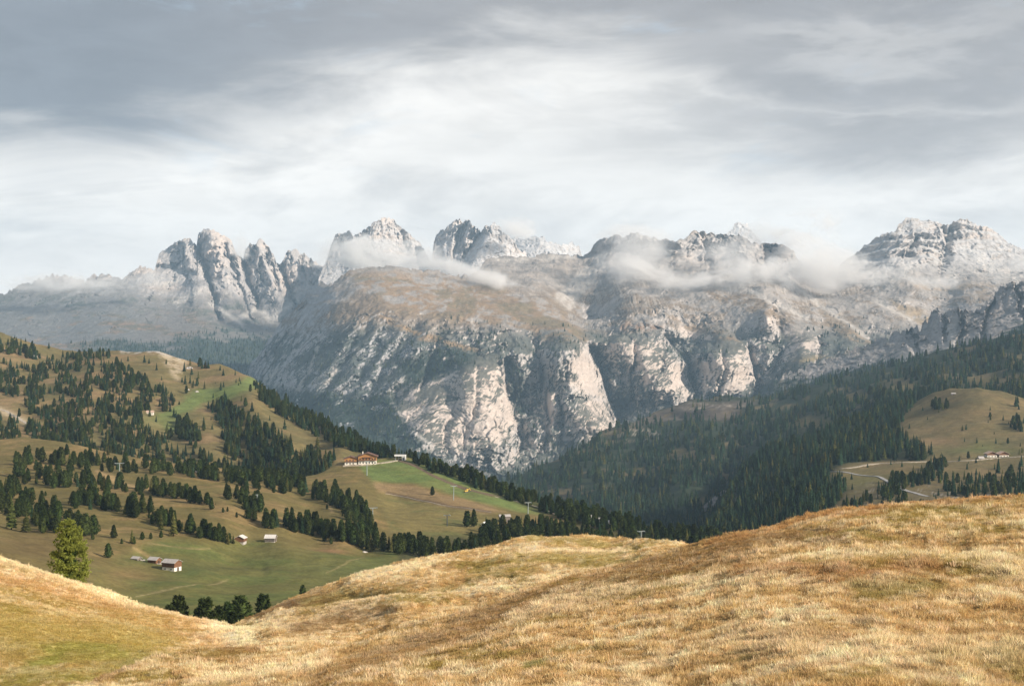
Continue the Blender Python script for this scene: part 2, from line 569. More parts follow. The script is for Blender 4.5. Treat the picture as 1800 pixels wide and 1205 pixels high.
# ---- far left range -------------------------------------------------------------------------
def far_range():
    top = [(-260, 545), (-50, 522), (0, 518), (20, 508), (40, 500), (75, 491), (85, 485), (115, 482), (130, 490), (150, 493),
           (165, 482), (190, 482), (210, 491), (220, 486), (235, 474), (245, 468), (258, 472), (272, 473), (276, 455),
           (280, 446), (300, 432), (318, 422), (330, 418), (342, 427), (346, 432), (348, 411), (355, 404), (375, 404),
           (395, 415), (405, 421), (412, 435), (420, 450), (428, 457), (430, 441), (440, 428), (450, 431), (455, 420),
           (463, 420), (470, 432), (480, 446), (488, 463), (495, 461), (500, 450), (508, 440), (520, 437), (530, 445),
           (545, 453), (555, 460), (565, 466), (580, 472), (590, 482), (620, 520), (680, 560)]
    bot = [(-260, 670), (300, 670), (480, 700), (680, 700)]
    ctrl = [(-200, 540, 9000), (0, 520, 9000), (100, 485, 9300), (200, 487, 9300), (260, 472, 9350), (330, 420, 9500), (365, 405, 9450),
            (460, 420, 9500), (520, 440, 9500), (600, 490, 9600), (680, 560, 9600),
            (-200, 580, 8300), (0, 560, 8400), (120, 530, 8800), (200, 530, 8750), (300, 500, 9200), (300, 540, 8800), (400, 540, 8900),
            (470, 550, 8950), (540, 530, 9100), (420, 575, 8500), (520, 580, 8600), (100, 580, 8150), (250, 580, 8150),
            (-200, 640, 7200), (0, 640, 7100), (200, 640, 7100), (350, 630, 7300), (430, 640, 7400), (560, 650, 7600), (680, 680, 7500)]
    L = Layer(top, bot, ctrl, -260, 680, 760, 190, 5.0, 7.0, 3.0)
    # the towers: deep clefts between them
    j = 5 * fbm(L.PX / 22, L.PY / 22, 0 * L.PX, 4, 0.6)
    for pts, w, d in (([(346, 432), (362, 470), (375, 520), (385, 560)], 5, 130), ([(428, 457), (440, 500), (455, 540)], 6, 150), ([(489, 463), (505, 500), (518, 540)], 5, 120), ([(272, 473), (300, 470), (340, 480)], 5, 40),
                      ([(545, 455), (550, 500)], 4, 80), ([(530, 450), (536, 500)], 4, 60), ([(395, 430), (420, 500), (440, 560)], 4, 60), ([(320, 440), (330, 500)], 4, 40), ([(470, 440), (490, 510)], 4, 50)):
        L.D += d * np.exp(-(seg_dist(L.PX + j, L.PY, pts) / w) ** 2)
    for pts, w, d in (([(365, 410), (392, 470), (412, 540)], 24, 100), ([(452, 425), (475, 490), (495, 540)], 18, 90), ([(318, 425), (340, 480), (350, 530)], 18, 90), ([(515, 440), (525, 490)], 12, 60)):
        L.D -= d * np.exp(-(seg_dist(L.PX + j, L.PY, pts) / w) ** 2)
    cliff = rockify(L, 380, 95, 0.1, 2.2, 85, 1.3)
    n = L.normal_z(); nz = np.abs(n[..., 2])
    W = L.world()
    f1 = fbm(W[..., 0] / 260, W[..., 1] / 260, W[..., 2] / 120, 5, 0.6)
    f2 = fbm(W[..., 0] / 60, W[..., 1] / 60, W[..., 2] / 60, 4, 0.6)
    col = np.broadcast_to(ROCK, L.D.shape + (3,)).copy()
    col = mixmask(col, ROCKW, sstep(f1, -0.1, 0.5) * 0.7)
    PX, PY = L.PX, L.PY
    grass = sstep(nz + 0.25 * f1 + 0.12 * f2, 0.45, 0.72)
    low = sstep(PY, 520, 575)
    col = mixmask(col, (0.20, 0.165, 0.13), grass * low)
    col = mixmask(col, (0.165, 0.155, 0.15), sstep(PY + 10 * f1, 500, 535) * (1 - 0.85 * cliff) * 0.85)
    left = sstep(280 - PX, 0, 60) * sstep(PY + 14 * f1, 478, 500)
    col = mixmask(col, (0.15, 0.15, 0.15), left * 0.75)
    col = mixmask(col, (0.24, 0.165, 0.115), sstep(f1 + 0.3 * f2, 0.05, 0.35) * sstep(PY, 535, 565) * (1 - sstep(PX, 300, 420)) * 0.9)
    forest = sstep(PY + 22 * f1 + 10 * f2 + 0.06 * (PX - 300), 592, 608) * sstep(PX, 110, 210)
    col = mixmask(col, VEG * 1.15, forest * 0.95)
    col = mixmask(col, VEG * 1.6, sstep(f2 + f1, 0.25, 0.6) * sstep(PY, 500, 540) * 0.55)
    for pts, w in (([(372, 535), (400, 552), (428, 572)], 4), ([(422, 560), (440, 548), (452, 540)], 5), ([(475, 560), (500, 545), (517, 530)], 8),
                   ([(312, 532), (330, 520), (350, 512)], 5), ([(455, 545), (470, 552)], 5), ([(255, 497), (290, 500), (330, 488)], 3)):
        col = mixmask(col, SCREE * 1.05, np.exp(-(seg_dist(PX + 5 * f2, PY + 3 * f2, pts) / w) ** 2) * 0.9)
    col = mixmask(col, ROCKD, sstep(-f2 - 0.4 * f1, 0.15, 0.5) * 0.35 * (1 - low))
    L.vegmask = np.clip(forest, 0, 1) * 0.9
    L.build('mountain_range', M_ROCK, np.clip(col, 0.02, 0.8), (8, 130, 0.9))
    return L


# ---- peaks behind the central massif -----------------------------------------------------------
def back_peak(name, top, base, d0, d1, x0, x1, nx, ny, seed, snow=0.0, tone=1.0, clefts=()):
    bot = [(x0, base), (x1, base)]
    xm = 0.5 * (x0 + x1)
    ymin = min(p[1] for p in top)
    ctrl = [(x0, base, d0 + 80), (xm, base, d0), (x1, base, d0 + 120), (xm, ymin, d1), (x0, base - 60, d1 + 30), (x1, base - 60, d1 + 80)]
    L = Layer(top, bot, ctrl, x0, x1, int(nx * 1.3), int(ny * 1.3), 5.0, 7.0, seed)
    for pts, w, d in clefts:
        L.D += d * np.exp(-(seg_dist(L.PX, L.PY, pts) / w) ** 2)
    rockify(L, 260, 80, 0.15, 2.4, 70, seed)
    W = L.world(); nz = np.abs(L.normal_z()[..., 2])
    f1 = fbm(W[..., 0] / 200 + seed, W[..., 1] / 200, W[..., 2] / 100, 5, 0.6)
    f2 = fbm(W[..., 0] / 40, W[..., 1] / 40, W[..., 2] / 40, 4, 0.6)
    col = np.broadcast_to(ROCK * tone, L.D.shape + (3,)).copy()
    col = mixmask(col, ROCKW * tone, sstep(f1, -0.2, 0.5) * 0.6)
    col = mixmask(col, ROCKD, sstep(f2 - 0.3 * f1, 0.1, 0.5) * 0.35)
    if snow:
        col = mixmask(col, SNOW, sstep(nz + 0.3 * f2, 0.42, 0.66) * snow)
    L.build(name, M_ROCK, np.clip(col, 0.02, 0.8), (8, 110, 0.9))


# ---- the big central massif ---------------------------------------------------------------------
def massif():
    top = [(380, 725), (400, 700), (425, 665), (440, 640), (470, 602), (495, 562), (520, 542), (545, 510), (565, 493), (585, 493), (600, 482),
           (640, 467), (700, 468), (740, 475), (800, 482), (830, 485), (850, 462), (870, 451), (930, 452), (970, 447), (1010, 448),
           (1022, 450), (1035, 440), (1048, 426), (1062, 420), (1080, 414), (1092, 418), (1100, 415), (1120, 408), (1150, 418), (1180, 421),
           (1205, 416), (1222, 408), (1260, 410), (1300, 414), (1320, 426), (1350, 430), (1362, 428), (1395, 441), (1402, 458), (1430, 478),
           (1470, 470), (1500, 442), (1520, 429), (1550, 416), (1574, 407), (1580, 394), (1592, 386), (1610, 384), (1640, 387), (1655, 394),
           (1672, 397), (1676, 390), (1690, 384), (1704, 388), (1720, 396), (1740, 398), (1760, 415), (1790, 436), (1830, 455), (1950, 480), (2050, 490)]
    bot = [(380, 745), (480, 750), (560, 790), (640, 828), (700, 852), (850, 885), (950, 880), (1000, 840), (1100, 785), (1200, 745),
           (1350, 730), (1450, 705), (1550, 670), (1700, 645), (2050, 630)]
    ctrl = [(400, 700, 7300), (440, 640, 7100), (500, 560, 6900), (565, 495, 6750), (640, 467, 6750), (740, 475, 6850), (830, 487, 6950),
            (870, 450, 7600), (970, 447, 7700), (1022, 450, 7700),
            (500, 650, 6420), (560, 600, 6280), (620, 560, 6220), (700, 540, 6250), (800, 540, 6350), (900, 560, 6250),
            (560, 700, 5800), (620, 660, 5830), (700, 630, 5870), (780, 612, 5830), (850, 622, 5770), (880, 632, 5720),
            (640, 760, 5450), (700, 720, 5520), (760, 690, 5560), (820, 700, 5500), (860, 700, 5540), (885, 700, 5560),
            (640, 820, 5000), (700, 800, 5200), (780, 790, 5300), (850, 800, 5350), (900, 790, 5450), (860, 870, 5100), (950, 860, 5200),
            (925, 690, 5800), (940, 600, 6000), (1000, 590, 5950), (1030, 620, 5930),
            (960, 700, 5740), (1020, 700, 5720), (1060, 740, 5690), (980, 770, 5560), (940, 810, 5450),
            (1045, 590, 6230), (1072, 650, 6160), (1097, 720, 6070),
            (1000, 520, 7000), (1030, 560, 6750), (920, 500, 6900), (1000, 480, 7350),
            (1075, 578, 6320), (1120, 570, 6280), (1170, 562, 6360), (1250, 590, 6260), (1310, 590, 6220),
            (1110, 650, 6120), (1170, 640, 6060), (1195, 640, 6080), (1130, 710, 5980), (1200, 690, 5980),
            (1212, 600, 6360), (1220, 660, 6260), (1260, 640, 6080), (1320, 640, 6060), (1300, 690, 5970), (1345, 650, 6150), (1370, 600, 6220),
            (1350, 560, 6230), (1350, 520, 6600),
            (1060, 425, 7650), (1120, 410, 7500), (1222, 407, 7400), (1300, 413, 7400), (1395, 440, 7400), (1120, 455, 7420), (1230, 458, 7300),
            (1300, 460, 7300), (1100, 510, 6850), (1250, 510, 6780), (1150, 540, 6520), (1300, 540, 6480),
            (1430, 480, 7600), (1500, 440, 7700), (1600, 385, 7700), (1690, 384, 7900), (1790, 435, 7900), (1950, 470, 7900),
            (1600, 440, 7600), (1690, 430, 7800), (1600, 465, 7480), (1700, 475, 7450), (1780, 480, 7480), (1600, 500, 7050), (1700, 505, 7050), (1450, 540, 6750), (1550, 540, 6750), (1650, 560, 6750), (1500, 590, 6300),
            (1580, 600, 6200), (1420, 600, 6150), (1450, 640, 5900), (1400, 670, 5650), (1600, 650, 5600), (1800, 600, 5500), (2000, 600, 5900)]
    L = Layer(top, bot, ctrl, 380, 2050, 1180, 330, 4.0, 9.0, 8.0)
    PX, PY = L.PX, L.PY
    W = L.world()
    j1 = fbm(W[..., 0] / 170, W[..., 1] / 170, W[..., 2] / 170, 4, 0.55) * 9
    qx, qy = PX + j1, PY + 0.5 * j1

    def asym(pts, w_l, w_r, d):
        """rib or gully whose two flanks have different widths (pixels left / right of the line)"""
        P = np.array(pts, float)
        o = np.argsort(P[:, 1])
        lx = np.interp(qy, P[o, 1], P[o, 0])
        inside = sstep(qy, P[o[0], 1] - 14, P[o[0], 1] + 14) * (1 - sstep(qy, P[o[-1], 1] - 10, P[o[-1], 1] + 25))
        s = qx - lx
        g = np.where(s < 0, np.exp(-(s / w_l) ** 2), np.exp(-(s / w_r) ** 2))
        L.D[...] = L.D + d * g * inside
    def buttress(edge, w, near, wr, deep):
        """a rock pillar: its nearest line lies left of the edge, the face between turns to the right, a cleft follows the edge"""
        P = np.array(edge, float)
        lx = np.interp(qy, P[:, 1], P[:, 0])
        inside = sstep(qy, P[0, 1] - 12, P[0, 1] + 10) * (1 - sstep(qy, P[-1, 1] - 10, P[-1, 1] + 25))
        s = qx - lx
        L.D[...] = L.D + inside * (-near * np.exp(-((s + 0.62 * w) / (0.42 * w)) ** 2) * (1 - sstep(s, -3, 2)) + deep * sstep(s, -2, 2) * np.exp(-(np.maximum(s, 0) / wr) ** 2))
    buttress([(886, 632), (891, 690), (904, 740), (914, 790)], 84, 100, 22, 120)     # the pale tower
    buttress([(836, 640), (834, 690), (826, 740), (815, 790)], 34, 26, 7, 16)
    buttress([(800, 690), (790, 740), (775, 790)], 60, 40, 8, 10)
    buttress([(1034, 606), (1052, 655), (1074, 715), (1094, 750)], 92, 95, 16, 170)
    buttress([(986, 690), (990, 730), (980, 775)], 24, 50, 6, 50)
    buttress([(962, 692), (965, 735), (955, 780)], 26, 30, 7, 55)
    buttress([(1085, 742), (1075, 760), (1060, 780)], 50, 50, 8, 50)
    buttress([(1172, 592), (1204, 640), (1216, 690)], 135, 120, 14, 140)
    buttress([(1110, 590), (1112, 640), (1105, 690)], 36, 40, 8, 40)
    buttress([(1312, 610), (1328, 650), (1331, 692)], 120, 120, 10, 110)
    buttress([(1264, 610), (1270, 650), (1258, 690)], 36, 45, 8, 40)
    buttress([(1364, 530), (1366, 578)], 26, 70, 16, 90)
    buttress([(1366, 610), (1362, 650)], 26, 50, 10, 60)
    buttress([(770, 600), (752, 640), (735, 680)], 40, 45, 10, 40)
    buttress([(930, 590), (945, 640), (950, 690)], 40, 50, 10, 50)
    buttress([(1440, 590), (1430, 640)], 44, 60, 12, 60)
    buttress([(1530, 570), (1520, 620)], 50, 60, 14, 60)
    buttress([(1230, 412), (1240, 470)], 60, 70, 14, 60)
    buttress([(1345, 430), (1350, 480)], 60, 80, 14, 90)
    buttress([(1398, 445), (1400, 480)], 36, 70, 10, 60)
    buttress([(1668, 398), (1660, 430), (1650, 470)], 80, 90, 16, 120)
    buttress([(1600, 410), (1590, 450)], 40, 60, 10, 60)
    asym([(1000, 465), (990, 510), (1010, 545)], 30, 18, 60)
    for x in (560, 600, 640, 690):
        asym([(x + 70, 560), (x + 20, 640), (x - 20, 700)], 22, 10, -26)
        asym([(x + 92, 560), (x + 42, 640), (x + 2, 700)], 9, 16, 34)
    cliff0 = 1 - sstep(np.abs(L.normal_z()[..., 2]), 0.3, 0.62)
    pale = np.zeros_like(PX)
    for poly in ([(700, 690), (760, 660), (830, 630), (880, 628), (892, 690), (905, 750), (880, 780), (830, 800), (780, 790), (740, 760), (700, 730)],
                 [(1000, 640), (1030, 610), (1050, 660), (1060, 700), (1020, 690)], [(955, 690), (985, 690), (985, 740), (955, 770)],
                 [(1030, 700), (1065, 710), (1085, 740), (1050, 770), (1000, 760)],
                 [(1060, 590), (1160, 600), (1190, 640), (1210, 690), (1150, 700), (1120, 640), (1070, 620)],
                 [(1220, 640), (1260, 620), (1310, 620), (1330, 665), (1300, 690), (1240, 690), (1225, 670)],
                 [(1336, 532), (1364, 530), (1365, 578), (1340, 575)], [(1180, 560), (1300, 600), (1340, 640), (1280, 620), (1200, 590)],
                 [(1380, 560), (1440, 600), (1420, 640), (1380, 640)]):
        pale = np.maximum(pale, poly_mask(qx, qy, poly, 12))
    # shear of the ribs: slanting on the left flank, upright on the right
    W = L.world()
    sh = lerp(0.95, 0.1, sstep(PX, 760, 860)) + 0.25 * sstep(PX, 1120, 1250)
    Z = W[..., 2].copy()
    # rockify with variable shear
    X, Y = W[..., 0], W[..., 1]
    xs = X - sh * Z
    wx = fbm(xs / 420 + 2.2, Y / 420, Z / 420, 3) * 0.4
    r1 = ridged(xs / 300 + wx, Y / 520 + 3.1, Z / 640 + wx, 6, 0.55)
    r2 = fbm(xs / 95 + 4.0, Y / 160, Z / 210, 5, 0.6)
    r3 = fbm(xs / 30, Y / 60, Z / 38, 4, 0.62)
    calm = poly_mask(PX, PY, [(600, 478), (740, 480), (860, 500), (1000, 555), (1035, 600), (960, 595), (880, 570), (800, 560), (700, 545), (640, 510)], 14)
    upper = 1 - sstep(PY, 520, 560)
    k = np.maximum(0.20 + 0.80 * cliff0, 0.62 * sstep(PY + j1, 525, 560) * (1 - 0.6 * sstep(PX, 1230, 1290))) * (1 - 0.72 * calm)
    r4 = ridged((X - sh * Z) / 62 + 1.1, Y / 120, Z / 130, 5, 0.6)
    r5 = ridged(X / 34 + 0.6 * Z / 34 + 3.3, Y / 60, Z / 30, 4, 0.6)
    fw = 0.25 * fbm(X / 50, Y / 50, Z / 50, 3)
    c1 = facet((X - sh * Z) / 120 + fw, Y / 240, Z / 170 + fw, 3)
    c2 = facet((X - sh * Z) / 42 + fw, Y / 90, Z / 58 + fw, 9)
    c3 = facet((X - 0.5 * Z) / 20 + fw, Y / 40, Z / 22 + fw, 5)
    disp = -(r1 - 0.55) * 95 + r2 * 14 + r3 * 13 - (r4 - 0.5) * 30 - (r5 - 0.5) * 9 + c1 * 58 + c2 * 29 + c3 * 11
    q = Z / 62 + 0.7 * fbm(X / 500, Y / 500, Z / 260, 3)
    saw = q - np.floor(q)
    led = (sstep(saw, 0.5, 0.95) - saw) * 60
    k = k * (1 - 0.58 * pale) * lerp(0.62, 1.0, sstep(PX, 720, 820))
    L.D += disp * k + led * np.clip(0.35 + upper * (1 + 0.9 * sstep(PX, 1470, 1560)), 0, 2) * (1 - calm) * (1 - 0.6 * pale) * (0.4 + 0.6 * cliff0)
    # ground relief on the grassy parts
    L.H += (1 - cliff0) * (fbm(X / 160, Y / 160, Z * 0, 5, 0.55) * 14) * (1 - 0.4 * calm)

    n = L.normal_z(); nz = np.abs(n[..., 2])
    W = L.world(); X, Y, Z = W[..., 0], W[..., 1], W[..., 2]
    f1 = fbm((X - sh * Z) / 240, Y / 300, Z / 150, 5, 0.6)
    f2 = fbm((X - sh * Z) / 60, Y / 60, Z / 45, 5, 0.62)
    f3 = fbm(X / 22, Y / 22, Z / 22, 3, 0.6)
    st = fbm((X - sh * Z) / 26, Y / 120, Z / 190, 4, 0.6)           # upright water streaks
    col = np.broadcast_to(ROCK, L.D.shape + (3,)).copy()
    col = mixmask(col, (0.37, 0.365, 0.375), 1 - sstep(PX + 60 * f1, 700, 800))  # bluish grey tint puts the left flank's shade into the rock colour
    col = mixmask(col, ROCKW, np.clip(sstep(f1, -0.25, 0.5) * 0.6 * sstep(PX, 640, 780) + pale * 0.9, 0, 1))
    col = mixmask(col, ROCKD, sstep(st - 0.2 * f1, 0.15, 0.6) * 0.28 * cliff0 * (1 - 0.4 * pale))
    col = mixmask(col, ROCKD * 0.8, sstep(f2, 0.3, 0.7) * 0.2 * (1 - 0.8 * pale))
    # ledges with dwarf pine and trees
    band = sstep(PY, 545, 600)
    veg = sstep(nz + 0.22 * f2 + 0.30 * f1 - 0.16 * pale, 0.44, 0.56) * band
    veg2 = sstep(0.35 * f2 + 1.0 * f1 - 0.45 * pale + 0.1 * f3, 0.26, 0.44) * band
    col = mixmask(col, VEG, np.clip(veg * 0.8 + veg2 * 0.6, 0, 0.86))
    # brown alpine grass above the walls
    gr = sstep(nz + 0.22 * f1 + 0.14 * f2, 0.40, 0.62) * (1 - sstep(PY + 12 * f1, 560, 600))
    high = 1 - sstep(PY + 10 * f1, 490, 535)
    patchy = sstep(f1 + 0.5 * f2 + 0.35 * sstep(1300 - PX, 0, 400), 0.0, 0.45)
    col = mixmask(col, (0.26, 0.235, 0.215), gr * 0.75)
    col = mixmask(col, BROWN * 0.95, gr * patchy * 0.85 * (1 - 0.85 * high))
    strat = fbm(X / 300, Y / 300, Z / 11, 3, 0.6)
    col = mixmask(col, (0.15, 0.14, 0.14), high * sstep(strat + 0.5 * f2, 0.1, 0.5) * (0.35 + 0.4 * cliff0))
    run = fbm((PX - 0.35 * (PY - 500)) / 2.6, 0 * PX, PY / 60, 4, 0.6)
    col = mixmask(col, SCREE * 0.95, sstep(run + 0.5 * f1, 0.25, 0.6) * sstep(PY, 455, 480) * (1 - sstep(PY, 545, 580)) * sstep(PX, 985, 1030) * 0.55)
    col = mixmask(col, (0.27, 0.19, 0.12), calm * sstep(0.5 + f2 * 0.9 + f1 * 0.4, 0.2, 0.6) * 0.9)
    col = mixmask(col, (0.15, 0.135, 0.085), calm * sstep(f1 - 0.3 * f3, 0.1, 0.5) * 0.6)
    for poly, c in (([(660, 552), (720, 575), (800, 598), (850, 615), (810, 615), (740, 595), (680, 570)], (0.27, 0.19, 0.115)),
                    ([(1075, 572), (1130, 565), (1170, 572), (1160, 580), (1090, 580)], (0.24, 0.16, 0.11)),
                    ([(1230, 505), (1340, 520), (1380, 560), (1340, 555), (1260, 530)], BROWN), ([(1190, 565), (1290, 590), (1300, 600), (1230, 590)], BROWN * 1.05),
                    ([(1440, 540), (1500, 570), (1530, 600), (1500, 600), (1450, 570)], (0.26, 0.2, 0.14)),
                    ([(1560, 520), (1640, 560), (1630, 575), (1590, 555)], (0.30, 0.235, 0.16)),
                    ([(1600, 498), (1760, 500), (1740, 512), (1620, 512)], (0.30, 0.235, 0.17)),
                    ([(1385, 625), (1460, 622), (1450, 632), (1390, 632)], (0.24, 0.19, 0.11))):
        col = mixmask(col, c, poly_mask(qx, qy, poly, 5) * sstep(0.7 + f2, 0.2, 0.7) * 0.9)
    # scree fans and pale runnels
    for pts, w in (([(1050, 470), (1020, 500), (990, 530)], 7), ([(1045, 490), (1015, 520), (1000, 540)], 6), ([(1060, 455), (1040, 480)], 7), ([(1030, 470), (1000, 505), (980, 525)], 5),
                   ([(1205, 480), (1240, 500)], 4), ([(1300, 500), (1340, 520), (1420, 560)], 4), ([(1380, 495), (1450, 540), (1520, 590)], 4),
                   ([(1600, 470), (1560, 500)], 7), ([(1700, 440), (1760, 480), (1790, 490)], 10), ([(1650, 460), (1680, 490)], 6), ([(1560, 470), (1600, 490)], 5),
                   ([(1540, 530), (1600, 560)], 5), ([(560, 610), (545, 650), (520, 690)], 2.5), ([(490, 650), (465, 668)], 3), ([(590, 650), (572, 672)], 3),
                   ([(640, 670), (600, 690)], 1.6), ([(685, 690), (695, 720), (712, 745)], 2.4), ([(735, 762), (760, 790), (775, 810)], 3), ([(830, 560), (835, 590)], 2),
                   ([(920, 780), (940, 805)], 2), ([(955, 760), (965, 780)], 1.6), ([(1490, 640), (1510, 620)], 3), ([(870, 460), (920, 455), (1010, 452)], 2.5)):
        col = mixmask(col, SCREE, np.exp(-(seg_dist(PX + 4 * f2, PY + 3 * f2, pts) / w) ** 2) * (0.8 + 0.2 * f3))
    bed = fbm(X / 420, Y / 420, (Z + 0.12 * X) / 7.5, 3, 0.6)
    col = col * (1 - 0.16 * (sstep(bed, 0.12, 0.4) * cliff0 * (1 - 0.5 * pale)))[..., None]
    # thin fresh snow on the highest ledges
    sn = sstep(nz + 0.30 * f2 + 0.15 * f3, 0.50, 0.72) * sstep(500 - PY, 0, 60) * (0.16 + 0.30 * sstep(PX, 1450, 1560)) * (1 - calm)
    sn = sn * sstep(PX, 1000, 1080)
    col = mixmask(col, SNOW, np.clip(sn, 0, 0.8))
    # valley forest at the foot
    fpoly = [(440, 700), (480, 680), (560, 690), (640, 700), (690, 690), (700, 720), (720, 760), (780, 815), (830, 830), (900, 835), (960, 820), (960, 900), (600, 900), (440, 760)]
    fm = poly_mask(qx, qy, fpoly, 10)
    fm = np.maximum(fm, poly_mask(qx, qy, [(700, 640), (780, 610), (850, 618), (830, 640), (780, 660), (720, 680)], 10) * 0.95)
    fm = np.maximum(fm, poly_mask(qx, qy, [(1330, 690), (1380, 650), (1480, 640), (1560, 640), (1700, 640), (1700, 720), (1300, 740)], 10) * 0.95)
    fm = np.maximum(fm, poly_mask(qx, qy, [(885, 620), (930, 660), (920, 760), (900, 700)], 8) * 0.8)
    fm = fm * sstep(0.75 + f2 * 0.8, 0.15, 0.5)
    col = mixmask(col, VEG * 0.9, np.clip(fm, 0, 1))
    L.fm = fm
    L.vegmask = np.clip(np.maximum(fm, np.clip(veg * 0.9 + veg2 * 0.6, 0, 1) * band * 0.30 * (1 - pale)), 0, 1)
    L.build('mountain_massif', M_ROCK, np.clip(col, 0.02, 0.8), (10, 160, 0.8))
    return L


# ---- rocky ridge on the right ---------------------------------------------------------------------
def rocky_ridge():
    top = [(1360, 668), (1420, 642), (1484, 618), (1515, 608), (1546, 596), (1576, 585), (1607, 578), (1630, 566), (1638, 548), (1648, 540), (1656, 553),
           (1668, 546), (1684, 531), (1692, 546), (1711, 546), (1725, 540), (1745, 528), (1752, 512), (1761, 500), (1773, 494), (1785, 500),
           (1797, 497), (1830, 480), (1900, 470), (2050, 480)]
    bot = [(1360, 720), (1450, 700), (1560, 675), (1700, 650), (1800, 625), (2050, 610)]
    ctrl = [(1360, 668, 4950), (1484, 618, 5000), (1560, 590, 4950), (1640, 545, 4850), (1773, 494, 4750), (1900, 470, 4650), (2050, 480, 4600),
            (1400, 700, 4700), (1480, 660, 4750), (1560, 640, 4650), (1640, 610, 4600), (1700, 590, 4550), (1780, 560, 4500), (1900, 550, 4400),
            (1500, 690, 4450), (1600, 660, 4300), (1700, 640, 4150), (1800, 610, 4050), (1950, 600, 3950), (2050, 600, 3900)]
    L = Layer(top, bot, ctrl, 1360, 2050, 560, 190, 8.0, 7.0, 5.0)
    j = 6 * fbm(L.PX / 24, L.PY / 24, 0 * L.PX, 4, 0.6)
    for pts, w, d in (([(1692, 546), (1690, 590), (1680, 620)], 5, 60), ([(1658, 552), (1664, 600)], 4, 45), ([(1745, 535), (1730, 570), (1728, 600)], 5, 60), ([(1786, 500), (1800, 560)], 5, 50), ([(1600, 585), (1610, 620)], 5, 40)):
        L.D += d * np.exp(-(seg_dist(L.PX + j, L.PY, pts) / w) ** 2)
    cliff = rockify(L, 170, 70, 0.15, 2.4, 0, 6.6)
    W = L.world(); nz = np.abs(L.normal_z()[..., 2]); PX, PY = L.PX, L.PY
    f1 = fbm(W[..., 0] / 160, W[..., 1] / 160, W[..., 2] / 100, 5, 0.6)
    f2 = fbm(W[..., 0] / 40, W[..., 1] / 40, W[..., 2] / 60, 4, 0.6)
    col = np.broadcast_to(ROCK * 0.70, L.D.shape + (3,)).copy()
    col = mixmask(col, ROCKW * 0.72, sstep(f1, -0.1, 0.5) * 0.5)
    col = mixmask(col, ROCKD * 0.8, sstep(f2, 0.1, 0.5) * 0.4)
    tline = np.interp(PX, [1360, 1480, 1560, 1620, 1700, 1760, 1800, 2050], [668, 645, 632, 622, 618, 590, 565, 540])
    fm = sstep(PY + 12 * f1 + 8 * f2, tline, tline + 14)
    col = mixmask(col, VEG, fm)
    col = mixmask(col, VEG * 1.3, sstep(f2 + f1, 0.15, 0.5) * sstep(PY - tline, -45, -5) * 0.7)
    for pts, w in (([(1590, 632), (1610, 620)], 9), ([(1665, 622), (1675, 600), (1668, 570)], 6), ([(1600, 640), (1585, 648)], 5), ([(1680, 612), (1664, 628)], 5)):
        col = mixmask(col, SCREE * 0.95, np.exp(-(seg_dist(PX + 3 * f2, PY + 3 * f2, pts) / w) ** 2))
    L.vegmask = fm
    L.build('rocky_ridge', M_ROCK, np.clip(col, 0.02, 0.8), (8, 80, 0.9))
    return L


